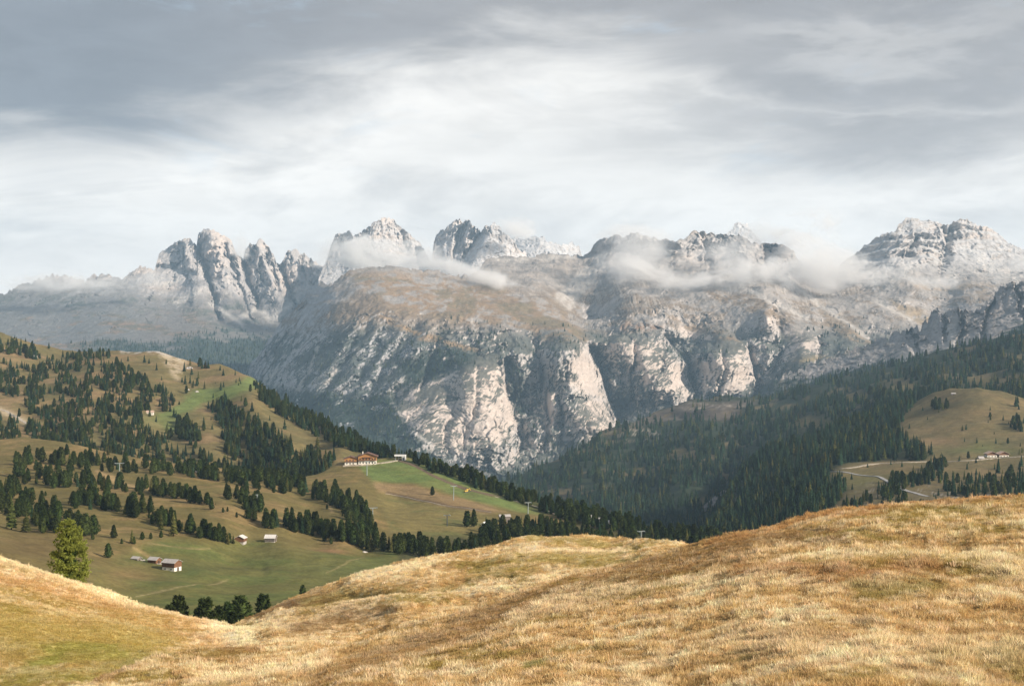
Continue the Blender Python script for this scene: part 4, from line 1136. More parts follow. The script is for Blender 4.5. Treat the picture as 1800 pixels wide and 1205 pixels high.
L_MAS = massif()
L_ROC = rocky_ridge()
L_R2 = right_forest_hill()
L_R1 = right_near_hill()
L_L2 = left_far_hill()
L_VAL = valley()
L_A, L_B, L_C = foreground()
# ------------------------------------------------------------------ air
def haze_box():
    x0, x1, y0, y1, z0, z1 = -5200, 5200, -1500, 11600, -830, 960
    v = [(x, y, z) for z in (z0, z1) for y in (y0, y1) for x in (x0, x1)]
    f = [(0, 2, 3, 1), (4, 5, 7, 6), (0, 1, 5, 4), (2, 6, 7, 3), (0, 4, 6, 2), (1, 3, 7, 5)]
    me = bpy.data.meshes.new('haze')
    me.from_pydata(v, [], f)
    m = bpy.data.materials.new('haze_air')
    m.use_nodes = True
    nodes_of(m.node_tree)
    b = NB(m.node_tree)
    out = b.node('ShaderNodeOutputMaterial')
    pv = b.node('ShaderNodeVolumePrincipled')
    pv.inputs['Color'].default_value = (0.50, 0.75, 1.0, 1)
    pv.inputs['Density'].default_value = HAZE
    pv.inputs['Anisotropy'].default_value = 0.0
    b.l.new(pv.outputs[0], out.inputs['Volume'])
    me.materials.append(m)
    o = link(bpy.data.objects.new('haze', me))
    o['kind'] = 'stuff'
    o['label'] = 'pale blue haze filling the air over the valley'
    o['category'] = 'haze'


HAZE = 4.0e-5
haze_box()


# ------------------------------------------------------------------ trees
def mesh_from(name, V, Fc, mats=None, midx=None, smooth=False):
    me = bpy.data.meshes.new(name)
    me.from_pydata([tuple(map(float, v)) for v in V], [], [tuple(int(i) for i in f) for f in Fc])
    if mats:
        for m in mats:
            me.materials.append(m)
    if midx is not None:
        me.polygons.foreach_set('material_index', np.array(midx, np.int32))
    if smooth:
        me.polygons.foreach_set('use_smooth', np.ones(len(me.polygons), bool))
    me.update()
    return me


M_PINE = mat_foliage('stone_pine_needles', (0.048, 0.066, 0.019), 0.35, 0.2, 0.02)
M_SPRUCE = mat_foliage('spruce_needles', (0.031, 0.056, 0.029), 0.35, 0.2, 0.02)
M_LARCH = mat_foliage('larch_needles', (0.100, 0.105, 0.030), 0.35, 0.3, 0.03)
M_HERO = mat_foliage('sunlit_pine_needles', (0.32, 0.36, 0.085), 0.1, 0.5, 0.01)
M_BARK = mat_plain('bark', (0.10, 0.075, 0.055), 0.9, 3.0, 0.35)
M_DEAD = mat_plain('dead_branches', (0.22, 0.19, 0.17), 0.9, 3.0, 0.3)


def clump_crown(seed, n, h, rw, size, top_round=0.55, base=0.06):
    """round stone-pine crown: an inner dark core and many small needle clumps, height 1 unit = h metres"""
    r = np.random.default_rng(seed)
    V, Fc = [], []

    def prof(t):
        return rw * (np.clip(t / 0.22, 0, 1) ** 0.6) * np.clip((1.02 - t) / (1.02 - 0.30), 0, 1) ** top_round
    # core
    ns, nt = 9, 7
    for i in range(nt):
        t = base + (0.94 - base) * i / (nt - 1)
        for k in range(ns):
            a = 2 * math.pi * k / ns
            q = 0.70 * float(prof(t)) * r.uniform(0.85, 1.1) + 0.02
            V.append((q * math.cos(a), q * math.sin(a), t * h))
    for i in range(nt - 1):
        for k in range(ns):
            Fc.append((i * ns + k, i * ns + (k + 1) % ns, (i + 1) * ns + (k + 1) % ns, (i + 1) * ns + k))
    lob = [(r.uniform(0, 2 * math.pi), r.uniform(0.1, 0.95), r.uniform(0.75, 1.22)) for _ in range(14)]
    for _ in range(n):
        t = base + (1 - base) * r.uniform(0, 1) ** 0.85
        a = r.uniform(0, 2 * math.pi)
        m = 1.0
        for la, lt, lm in lob:
            d = math.hypot(math.atan2(math.sin(a - la), math.cos(a - la)) * 0.9, (t - lt) * 3.2)
            m *= 1 + (lm - 1) * math.exp(-d * d * 2.5)
        rr = float(prof(t)) * m * r.uniform(0.72, 1.06)
        c = np.array((rr * math.cos(a), rr * math.sin(a), t * h))
        outw = np.array((math.cos(a), math.sin(a), 0.55 + 0.5 * t))
        outw /= np.linalg.norm(outw)
        for _k in range(3):
            d1 = outw + r.normal(size=3) * 0.55
            d1 /= np.linalg.norm(d1)
            d2 = np.cross(d1, r.normal(size=3)); d2 /= np.linalg.norm(d2) + 1e-9
            s = size * r.uniform(0.6, 1.25)
            i0 = len(V)
            V += [c - d2 * s * 0.45 - d1 * s * 0.3, c + d2 * s * 0.45 - d1 * s * 0.3, c + d1 * s * 0.9]
            Fc.append((i0, i0 + 1, i0 + 2))
    return V, Fc


def cone_crown(seed, levels, per, h, rw, droop=0.35, base=0.08, gap=0.0):
    """layered spruce or larch crown made of single drooping boughs"""
    r = np.random.default_rng(seed)
    V, Fc = [], []
    for i in range(levels):
        t = base + (0.98 - base) * i / levels
        R = rw * (1 - t) ** 0.85 * r.uniform(0.8, 1.12) + 0.06
        for k in range(per):
            if r.uniform() < gap:
                continue
            a = 2 * math.pi * (k + r.uniform(-0.4, 0.4) + 0.5 * (i % 2)) / per
            rr = R * r.uniform(0.7, 1.15)
            dh = h / levels
            z0 = t * h + r.uniform(-0.3, 0.3) * dh
            w = rr * 0.42 * r.uniform(0.8, 1.2)
            ca, sa = math.cos(a), math.sin(a)
            i0 = len(V)
            V += [(0.02 * ca, 0.02 * sa, z0 + 1.3 * dh),
                  (0.62 * rr * ca - w * sa, 0.62 * rr * sa + w * ca, z0 + 0.1 * dh),
                  (0.62 * rr * ca + w * sa, 0.62 * rr * sa - w * ca, z0 + 0.1 * dh),
                  (rr * ca, rr * sa, z0 - droop * rr)]
            Fc += [(i0, i0 + 2, i0 + 1), (i0 + 1, i0 + 2, i0 + 3)]
    i0 = len(V)
    V += [(0.10, 0, 0.9 * h), (-0.06, 0.09, 0.9 * h), (-0.06, -0.09, 0.9 * h), (0, 0, h)]
    Fc += [(i0, i0 + 1, i0 + 3), (i0 + 1, i0 + 2, i0 + 3), (i0 + 2, i0, i0 + 3)]
    return V, Fc


def trunk_mesh(h, r0):
    V, Fc = [], []
    n = 6
    for i, (t, q) in enumerate(((-0.12, 1.25), (0.05, 1.0), (0.5, 0.6), (0.92, 0.15))):
        for k in range(n):
            a = 2 * math.pi * k / n
            V.append((r0 * q * math.cos(a) + 0.02 * h * 0.1 * math.sin(5 * t), r0 * q * math.sin(a), t * h))
    for i in range(3):
        for k in range(n):
            Fc.append((i * n + k, i * n + (k + 1) % n, (i + 1) * n + (k + 1) % n, (i + 1) * n + k))
    return V, Fc


TREE_COL = bpy.data.collections.new('tree_kinds')     # sources for the forest instances
TREES = {}                                            # kind -> list of (crown mesh, trunk mesh); unit height 10 m


def make_tree_kinds():
    for s in range(5):
        V, Fc = clump_crown(20 + s, 330, 10, 1.9 + 0.25 * (s % 3), 0.62, (0.42, 0.6, 0.5, 0.36, 0.7)[s])
        cm = mesh_from('stone_pine_crown', V, Fc, [M_PINE])
        V, Fc = trunk_mesh(10, 0.24)
        TREES.setdefault('stone_pine', []).append((cm, mesh_from('stone_pine_trunk', V, Fc, [M_BARK])))
    for s in range(4):
        V, Fc = cone_crown(40 + s, 16, 9, 10, 1.75 + 0.2 * (s % 3), 0.35)
        cm = mesh_from('spruce_crown', V, Fc, [M_SPRUCE])
        V, Fc = trunk_mesh(10, 0.18)
        TREES.setdefault('spruce', []).append((cm, mesh_from('spruce_trunk', V, Fc, [M_BARK])))
    for s in range(3):
        V, Fc = cone_crown(60 + s, 17, 10, 10, 2.0 + 0.2 * s, 0.15, 0.1, 0.18)
        cm = mesh_from('larch_crown', V, Fc, [M_LARCH])
        V, Fc = trunk_mesh(10, 0.17)
        TREES.setdefault('larch', []).append((cm, mesh_from('larch_trunk', V, Fc, [M_BARK])))


make_tree_kinds()
KIND_IDX = {}
_n = 0
for _kind in ('stone_pine', 'spruce', 'larch'):
    for _j, (_cm, _tm) in enumerate(TREES[_kind]):
        _o = bpy.data.objects.new('kind_%02d_%s' % (_n, _kind), _cm)
        TREE_COL.objects.link(_o)
        KIND_IDX.setdefault(_kind, []).append(_n)
        _n += 1


def scatter(name, pts, scl, rotz, idx, coll, tint=None, tilt=None, label=None, category=None):
    """one object whose points carry instances of the objects in coll"""
    n = len(pts)
    me = bpy.data.meshes.new(name)
    me.vertices.add(n)
    me.vertices.foreach_set('co', np.asarray(pts, np.float32).reshape(-1))
    a = me.attributes.new('scl', 'FLOAT_VECTOR', 'POINT'); a.data.foreach_set('vector', np.asarray(scl, np.float32).reshape(-1))
    rot = np.zeros((n, 3), np.float32); rot[:, 2] = rotz
    if tilt is not None:
        rot[:, 0] = tilt[:, 0]; rot[:, 1] = tilt[:, 1]
    a = me.attributes.new('rot', 'FLOAT_VECTOR', 'POINT'); a.data.foreach_set('vector', rot.reshape(-1))
    a = me.attributes.new('idx', 'INT', 'POINT'); a.data.foreach_set('value', np.asarray(idx, np.int32))
    if tint is not None:
        c4 = np.ones((n, 4), np.float32); c4[:, :3] = tint
        a = me.attributes.new('tint', 'FLOAT_COLOR', 'POINT'); a.data.foreach_set('color', c4.reshape(-1))
    o = link(bpy.data.objects.new(name, me))
    ng = bpy.data.node_groups.new(name, 'GeometryNodeTree')
    ng.interface.new_socket('Geometry', in_out='INPUT', socket_type='NodeSocketGeometry')
    ng.interface.new_socket('Geometry', in_out='OUTPUT', socket_type='NodeSocketGeometry')
    N, Lk = ng.nodes, ng.links
    gi = N.new('NodeGroupInput'); go = N.new('NodeGroupOutput')
    ci = N.new('GeometryNodeCollectionInfo')
    ci.inputs['Collection'].default_value = coll
    ci.inputs['Separate Children'].default_value = True
    ci.inputs['Reset Children'].default_value = True
    iop = N.new('GeometryNodeInstanceOnPoints')
    iop.inputs['Pick Instance'].default_value = True

    def attr(nm, dt):
        x = N.new('GeometryNodeInputNamedAttribute'); x.data_type = dt; x.inputs['Name'].default_value = nm
        return x.outputs[0]
    Lk.new(gi.outputs[0], iop.inputs['Points'])
    Lk.new(ci.outputs[0], iop.inputs['Instance'])
    Lk.new(attr('idx', 'INT'), iop.inputs['Instance Index'])
    Lk.new(attr('rot', 'FLOAT_VECTOR'), iop.inputs['Rotation'])
    Lk.new(attr('scl', 'FLOAT_VECTOR'), iop.inputs['Scale'])
    Lk.new(iop.outputs[0], go.inputs[0])
    md = o.modifiers.new('scatter', 'NODES')
    md.node_group = ng
    o['kind'] = 'stuff'
    if label:
        o['label'] = label
    if category:
        o['category'] = category
    return o


def sample_poly(poly, n, rng):
    P = np.array(poly, float)
    x0, y0 = P.min(0); x1, y1 = P.max(0)
    out = []
    tries = 0
    got = 0
    while got < n and tries < 60:
        q = rng.uniform((x0, y0), (x1, y1), (max(4 * n, 64), 2))
        q = q[in_poly(q[:, 0], q[:, 1], poly)]
        out.append(q); got += len(q); tries += 1
    return np.concatenate(out)[:n]


TREELIST = []   # dicts: pos, height, kind, cluster, apparent size


def plant(L, pxy, hm, kinds, cluster=None, squash=1.0, rng=RNG, force=False, px_heights=None):
    """trees whose feet stand at the photo positions pxy on layer L; hm = (low, high) metres"""
    pxy = np.asarray(pxy, float)
    W = L.at(pxy[:, 0], pxy[:, 1])
    names = list(kinds); pr = np.array([kinds[k] for k in names], float); pr /= pr.sum()
    for i, w in enumerate(W):
        k = names[rng.choice(len(names), p=pr)]
        if px_heights is not None:
            h = px_heights[i] / F * w[1]
        else:
            h = hm[1] * 1.05 * (0.30 + 0.70 * rng.beta(2.6, 1.5)) if rng.uniform() < 0.9 else hm[1] * rng.uniform(0.18, 0.4)
        TREELIST.append(dict(p=w, h=h, k=k, v=int(rng.integers(len(TREES[k]))), w=squash * rng.uniform(0.88, 1.15), r=rng.uniform(0, 6.28), c=cluster, s=h / w[1] * (10.0 if force else 1.0), px=pxy[i]))


def gapped(L, poly, n, rng, scale, thr, seed=0.0):
    """positions in a polygon with clearings where a slow noise is low"""
    q = sample_poly(poly, n * 2, rng)
    f = fbm(q[:, 0] / scale + seed, q[:, 1] / (scale * 0.6) + seed, 0 * q[:, 0] + seed, 4, 0.55)
    return q[f > thr][:n]


MIXP = {'stone_pine': 0.86, 'spruce': 0.06, 'larch': 0.08}
MIXF = {'stone_pine': 0.3, 'spruce': 0.52, 'larch': 0.18}
MIXD = {'spruce': 0.75, 'larch': 0.17, 'stone_pine': 0.08}
rv = np.random.default_rng(101)
V_CL = [
    ('dense row of pines along the crest of the left hill', [(20, 850), (30, 803), (90, 792), (170, 804), (240, 818), (300, 820), (300, 838), (240, 834), (180, 832), (150, 847), (110, 862), (60, 852)], 62, (9, 14)),
    ('dark belt of pines below the ski piste on the left', [(300, 820), (420, 832), (520, 848), (600, 872), (640, 892), (630, 908), (590, 892), (540, 872), (480, 866), (400, 852), (330, 840)], 105, (8, 14)),
    ('pines on the slope edge left of the green ski meadow', [(590, 880), (640, 890), (655, 930), (665, 965), (640, 965), (622, 930), (598, 905)], 42, (9, 14)),
    ('pines in the band above the two upper barns', [(430, 908), (480, 918), (530, 920), (600, 938), (660, 966), (735, 970), (720, 978), (660, 974), (590, 950), (540, 940), (470, 928)], 62, (8, 14)),
    ('pines in the diagonal band across the left slope', [(120, 882), (190, 872), (230, 887), (300, 912), (350, 932), (400, 952), (415, 957), (390, 957), (330, 937), (260, 917), (200, 902), (130, 897)], 44, (8, 13)),
    ('pines and larches in the hollow at the left edge', [(0, 902), (40, 917), (70, 932), (100, 942), (140, 937), (150, 922), (90, 902), (50, 872), (20, 862), (0, 862)], 42, (8, 14)),
    ('pines around the upper lift pylon on the left slope', [(120, 856), (160, 848), (230, 852), (300, 867), (380, 887), (375, 897), (300, 877), (220, 867), (150, 866)], 38, (8, 13)),
    ('pines around the middle lift pylon', [(395, 862), (450, 872), (480, 905), (440, 898), (395, 882)], 16, (8, 13)),
    ('dark pines along the spur behind the green ski meadow', [(720, 806), (760, 816), (830, 838), (900, 866), (960, 888), (1060, 913), (1150, 933), (1285, 958), (1285, 968), (1150, 950), (1060, 932), (960, 902), (890, 878), (820, 850), (750, 824)], 210, (9, 14)),
    ('dark pines in the wood behind the middle grassy swell', [(690, 968), (760, 962), (830, 962), (850, 934), (880, 926), (950, 926), (1050, 936), (1150, 950), (1280, 966), (1220, 990), (1000, 990), (860, 990), (780, 988), (720, 978)], 250, (9, 14)),
]
for cname, poly, n, hm in V_CL:
    plant(L_VAL, sample_poly(poly, int(n * 1.6), rv), (hm[0] * 0.66, hm[1] * 0.86), MIXP, cname, 1.05, rv)
# single trees of the valley, with their height in photo pixels
SINGLES = [
    ('stone_pine', 'lone pines dotted on the grass slope', [(190, 976, 26), (250, 952, 14), (265, 950, 12), (283, 946, 13), (570, 950, 18), (582, 954, 13), (470, 923, 13), (392, 899, 9), (400, 898, 9), (416, 907, 10), (163, 948, 12), (236, 958, 14), (214, 956, 10), (100, 826, 10), (64, 850, 14), (80, 872, 9), (300, 858, 12), (278, 850, 11), (310, 857, 7), (318, 870, 8), (330, 862, 7), (470, 858, 13), (455, 845, 10), (487, 843, 10), (530, 866, 12), (380, 838, 16), (556, 862, 14), (575, 893, 9)]),
    ('stone_pine', 'two pines standing alone on the green ski meadow', [(760, 871, 16), (761, 831, 15)]),
    ('stone_pine', 'pair of round pines beside the small white lift hut', [(821, 925, 29), (833, 924, 31)]),
    ('stone_pine', 'row of pines left of the red barn', [(335, 937, 36), (352, 946, 22), (357, 940, 30), (368, 944, 26), (378, 950, 26), (386, 950, 30), (393, 952, 28), (403, 954, 18)]),
    ('larch', 'pale green larches on the left slope', [(305, 942, 44), (232, 957, 26), (283, 930, 32), (20, 930, 60), (46, 934, 40), (90, 930, 26), (190, 800, 20), (410, 955, 16)]),
    ('stone_pine', 'tall dark pines behind the sunlit tree', [(150, 941, 40), (164, 940, 36), (130, 930, 28), (200, 948, 24), (98, 935, 30), (75, 935, 26)]),
]
for kind, cname, lst in SINGLES:
    a = np.array(lst, float)
    plant(L_VAL, a[:, :2], (1, 2), {kind: 1}, cname, 1.15, rv, True, a[:, 2])
# trees rising behind the saddle between the two grassy swells
SADDLE = [('stone_pine', 315, 1136, 92), ('stone_pine', 300, 1130, 70), ('larch', 333, 1140, 74), ('stone_pine', 360, 1142, 92), ('stone_pine', 348, 1140, 72), ('stone_pine', 385, 1142, 78), ('stone_pine', 400, 1140, 84),
          ('stone_pine', 422, 1140, 95), ('stone_pine', 410, 1142, 70), ('stone_pine', 463, 1130, 86), ('stone_pine', 372, 1144, 70), ('stone_pine', 532, 1075, 48)]
for kind, x, y, h in SADDLE:
    plant(L_VAL, [(x, y)], (1, 2), {kind: 1}, 'dark trees rising behind the saddle between the two golden swells', 1.15, rv, True, np.array([h * 0.98]))
# far left hill
plant(L_L2, gapped(L_L2, [(0, 640), (60, 648), (100, 628), (180, 614), (210, 640), (230, 652), (300, 690), (312, 705), (300, 722), (240, 728), (262, 760), (300, 770), (300, 795), (0, 795), (0, 735), (60, 748), (40, 705), (0, 690)], 1700, rv, 26, -0.16, 2.0), (6.5, 12), MIXF)
plant(L_L2, gapped(L_L2, [(0, 600), (60, 612), (85, 640), (0, 622)], 70, rv, 20, -0.2, 3.0), (9, 15), MIXF)
plant(L_L2, sample_poly([(308, 745), (330, 738), (356, 772), (346, 792), (312, 772)], 95, rv), (7, 13), MIXF)
plant(L_L2, gapped(L_L2, [(372, 710), (400, 705), (440, 742), (472, 754), (520, 792), (600, 805), (560, 836), (450, 836), (380, 785), (400, 765), (372, 735)], 640, rv, 22, -0.25, 4.0), (7, 14), MIXF)
plant(L_L2, gapped(L_L2, [(442, 668), (482, 696), (560, 741), (640, 783), (700, 806), (740, 820), (690, 815), (620, 796), (560, 766), (520, 750), (480, 726), (455, 704)], 600, rv, 22, -0.35, 5.0), (7, 14), MIXF)
plant(L_L2, sample_poly([(290, 790), (450, 822), (600, 832), (620, 890), (300, 845), (0, 800), (0, 785)], 560, rv), (7, 13), MIXF)
plant(L_L2, gapped(L_L2, [(0, 600), (200, 620), (330, 640), (440, 665), (560, 745), (600, 800), (300, 780), (0, 740)], 130, rv, 30, -0.1, 6.0), (6, 13), MIXF)
for x, y, h in ((443, 722, 18), (449, 740, 18), (415, 670, 8), (423, 672, 8), (393, 680, 11), (324, 655, 18), (337, 660, 14), (350, 648, 14), (360, 650, 12), (387, 652, 10), (320, 672, 10), (340, 676, 10), (225, 634, 10), (262, 640, 10), (86, 612, 12), (45, 600, 8), (26, 595, 8)):
    plant(L_L2, [(x, y)], (1, 2), {'spruce': 1}, None, 1.2, rv, False, np.array([h]))
# right near hill
plant(L_R1, gapped(L_R1, R1_FOREST, 3600, rv, 60, -0.6, 7.0), (10, 20), MIXD)
for poly, n in (([(1570, 842), (1620, 828), (1660, 820), (1655, 850), (1605, 858), (1555, 872)], 95), ([(1660, 856), (1700, 838), (1750, 842), (1800, 832), (1800, 872), (1700, 878), (1660, 874)], 120), ([(1630, 706), (1668, 714), (1664, 722), (1640, 720)], 26),
                ([(1770, 742), (1800, 737), (1800, 757), (1776, 757)], 26), ([(1540, 862), (1600, 868), (1590, 892), (1540, 888)], 30), ([(1480, 880), (1545, 878), (1520, 900), (1480, 905)], 16), ([(1640, 812), (1665, 810), (1660, 826), (1625, 835)], 24), ([(1745, 822), (1800, 816), (1800, 830), (1750, 830)], 8)):
    plant(L_R1, sample_poly(poly, n, rv), (7, 14), MIXF)
plant(L_R1, gapped(L_R1, [(1470, 850), (1620, 720), (1800, 720), (1800, 880), (1440, 920)], 90, rv, 40, 0.05, 8.0), (4, 9), MIXF)
for x, y, h in ((1786, 715, 20), (1789, 708, 14), (1577, 720, 9), (1600, 722, 8), (1622, 721, 8), (1497, 842, 12), (1480, 836, 10), (1475, 858, 14), (1566, 818, 10), (1700, 826, 12), (1716, 834, 12), (1525, 820, 8)):
    plant(L_R1, [(x, y)], (1, 2), {'spruce': 1}, None, 1.2, rv, False, np.array([h]))


def mask_at(L, M, q):
    fx = np.clip((q[:, 0] - L.px1[0]) / (L.px1[-1] - L.px1[0]) * (L.nx - 1), 0, L.nx - 1).astype(int)
    fy = np.clip((L.bt[fx] - q[:, 1]) / (L.bt[fx] - L.tp[fx]) * (L.ny - 1), 0, L.ny - 1).astype(int)
    return M[fy, fx]


def forest_on(L, M, n, x0, x1, y0, y1, hm, kinds, name, label):
    q = rv.uniform((x0, y0), (x1, y1), (n, 2))
    fx = np.interp(q[:, 0], L.px1, L.tp); fb = np.interp(q[:, 0], L.px1, L.bt)
    q = q[(q[:, 1] > fx + 1) & (q[:, 1] < fb)]
    q = q[rv.uniform(size=len(q)) < mask_at(L, M, q)]
    W = L.at(q[:, 0], q[:, 1])
    h = rv.uniform(hm[0], hm[1], len(q)) / 10
    names = list(kinds); pr = np.array([kinds[k] for k in names], float); pr /= pr.sum()
    ks = rv.choice(len(names), len(q), p=pr)
    idx = np.array([KIND_IDX[names[k]][rv.integers(len(KIND_IDX[names[k]]))] for k in ks])
    w = h * rv.uniform(0.9, 1.25, len(q))
    W[:, 2] -= 0.5
    scatter(name, W, np.stack([w, w, h], 1), rv.uniform(0, 6.28, len(q)), idx, TREE_COL, None, None, label, 'forest')


r2m = np.clip(1.0 - 0.92 * L_R2.bare - L_R2.grs, 0.03, 1)
_f = fbm(L_R2.PX / 45, L_R2.PY / 26, 0 * L_R2.PX, 4, 0.6)
r2m = r2m * sstep(_f, -0.5, -0.2)
forest_on(L_R2, r2m, 21000, 760, 1900, 560, 990, (13, 25), MIXD, 'forest', 'dark conifer forest covering the hillside in the middle right')
forest_on(L_MAS, L_MAS.vegmask, 17000, 420, 1700, 560, 900, (10, 20), MIXD, 'forest', 'hazy conifer forest at the foot of the grey cliffs')
forest_on(L_ROC, L_ROC.vegmask * 0.9, 5000, 1360, 1900, 540, 740, (10, 18), MIXD, 'forest', 'conifer forest below the rocky ridge on the right')

CL_PLACE = {'dense row of pines along the crest of the left hill': 'in the row on the left hill crest',
            'dark belt of pines below the ski piste on the left': 'in the dark belt below the left piste',
            'pines on the slope edge left of the green ski meadow': 'at the left edge of the ski meadow',
            'pines in the band above the two upper barns': 'in the band right of the upper barns',
            'pines in the diagonal band across the left slope': 'in the diagonal band across the left slope',
            'pines and larches in the hollow at the left edge': 'in the hollow at the left photo edge',
            'pines around the upper lift pylon on the left slope': 'around the leftmost lift pylon',
            'pines around the middle lift pylon': 'around the second lift pylon',
            'dark pines along the spur behind the green ski meadow': 'on the spur behind the ski meadow',
            'dark pines in the wood behind the middle grassy swell': 'in the wood behind the middle swell',
            'lone pines dotted on the grass slope': 'standing alone on the left grass slope',
            'two pines standing alone on the green ski meadow': 'alone on the green ski meadow',
            'pair of round pines beside the small white lift hut': 'beside the small white lift hut',
            'row of pines left of the red barn': 'in the row beside the red barn',
            'pale green larches on the left slope': 'scattered over the left slope',
            'tall dark pines behind the sunlit tree': 'behind the big sunlit pine',
            'dark trees rising behind the saddle between the two golden swells': 'in the saddle between two golden swells'}
forest_on(L_FAR, L_FAR.vegmask, 9000, -100, 640, 570, 700, (14, 24), MIXD, 'forest', 'bluish distant forest below the far left mountain range')

# the largest trees in the photograph stand as single objects, the others as one wood per hill
TREELIST.sort(key=lambda t: -t['s'])
VAL_TREES = [t for t in TREELIST if t['c']]
OWN = VAL_TREES[:290]
own_ids = {id(t) for t in OWN}
rest = [t for t in TREELIST if id(t) not in own_ids]
if rest:
    W = np.array([t['p'] for t in rest]); W[:, 2] -= 0.25
    h = np.array([t['h'] for t in rest]) / 10
    w = h * np.array([t['w'] for t in rest]) * 1.1
    idx = [KIND_IDX[t['k']][t['v']] for t in rest]
    scatter('woodland', W, np.stack([w, w, h], 1), [t['r'] for t in rest], idx, TREE_COL, None, None, 'woodland of pines, spruces and larches on the nearer hillsides', 'woodland')


def add_tree(t):
    cm, tm = TREES[t['k']][t['v']]
    o = link(bpy.data.objects.new(t['k'], None))
    o.empty_display_size = 0.5
    o.location = (t['p'][0], t['p'][1], t['p'][2] - 0.2)
    s = t['h'] / 10
    o.scale = (s * t['w'], s * t['w'], s)
    o.rotation_euler = (0, 0, t['r'])
    c = link(bpy.data.objects.new('crown', cm)); c.parent = o
    u = link(bpy.data.objects.new('trunk', tm)); u.parent = o
    o['label'] = t['lab']
    o['category'] = 'tree'
    o['group'] = t['c']
    return o


KNAME = {'stone_pine': 'dark stone pine', 'spruce': 'pointed dark spruce', 'larch': 'pale green larch'}
for cl in sorted({t['c'] for t in OWN}):
    for k in KNAME:
        ts = [t for t in OWN if t['c'] == cl and t['k'] == k]
        if not ts:
            continue
        ts.sort(key=lambda t: t['px'][0])
        place = CL_PLACE[cl]
        left = list(ts)
        if len(ts) == 1:
            ts[0]['lab'] = 'the only ' + KNAME[k] + ' ' + place
            continue

        def take(t, word):
            t['lab'] = word + ' ' + KNAME[k] + ' ' + place
            left[:] = [q for q in left if q is not t]
        take(left[0], 'leftmost')
        take(left[-1], 'rightmost')
        if left:
            take(max(left, key=lambda t: t['s']), 'tallest')
        if left:
            take(min(left, key=lambda t: t['s']), 'smallest')
        if left:
            take(min(left, key=lambda t: t['px'][1]), 'hindmost')
        if left:
            take(max(left, key=lambda t: t['px'][1]), 'frontmost')
        ordw = ['second', 'third', 'fourth', 'fifth', 'sixth', 'seventh', 'eighth', 'ninth', 'tenth']
        for i, t in enumerate(ts):
            if any(q is t for q in left):
                if i <= 9 and i <= len(ts) - 1 - i:
                    take(t, ordw[i - 1] + ' from left,')
                elif len(ts) - 1 - i <= 9:
                    take(t, ordw[len(ts) - 2 - i] + ' from right,')
        for t in left:
            t['lab'] = ('middling ' + KNAME[k] + ' ' if place.split()[0] in ('standing', 'scattered', 'alone', 'around', 'beside') else 'crowded ' + KNAME[k] + ' deep ') + place
for t in OWN:
    add_tree(t)


# ------------------------------------------------------------------ dry grass
GRASS_COL = bpy.data.collections.new('grass_kinds')
M_GRASS = mat_grass()


def make_tuft(i, n, h, spread, w, lean):
    r = np.random.default_rng(200 + i)
    V, Fc = [], []
    for _ in range(n):
        a = r.uniform(0, 2 * math.pi); q = spread * math.sqrt(r.uniform())
        bx, by = q * math.cos(a), q * math.sin(a)
        hh = h * r.uniform(0.5, 1.15)
        d = r.uniform(0, 2 * math.pi)
        lx = lean * hh * r.uniform(0.2, 1.0) * math.cos(a) + 0.18 * hh * r.normal() + 0.12 * hh
        ly = lean * hh * r.uniform(0.2, 1.0) * math.sin(a) + 0.18 * hh * r.normal()
        wx, wy = w * math.cos(d), w * math.sin(d)
        i0 = len(V)
        V += [(bx - wx, by - wy, -0.05), (bx + wx, by + wy, -0.05), (bx + 0.4 * lx - 0.8 * wx, by + 0.4 * ly - 0.8 * wy, 0.6 * hh), (bx + 0.4 * lx + 0.8 * wx, by + 0.4 * ly + 0.8 * wy, 0.6 * hh), (bx + lx, by + ly, hh)]
        Fc += [(i0, i0 + 1, i0 + 3, i0 + 2), (i0 + 2, i0 + 3, i0 + 4)]
    o = bpy.data.objects.new('tuft_%d' % i, mesh_from('grass_tuft', V, Fc, [M_GRASS]))
    GRASS_COL.objects.link(o)


make_tuft(0, 26, 0.11, 0.22, 0.010, 0.5)
make_tuft(1, 28, 0.08, 0.28, 0.012, 0.7)
make_tuft(2, 16, 0.20, 0.13, 0.008, 0.35)
make_tuft(3, 28, 0.055, 0.30, 0.016, 0.8)


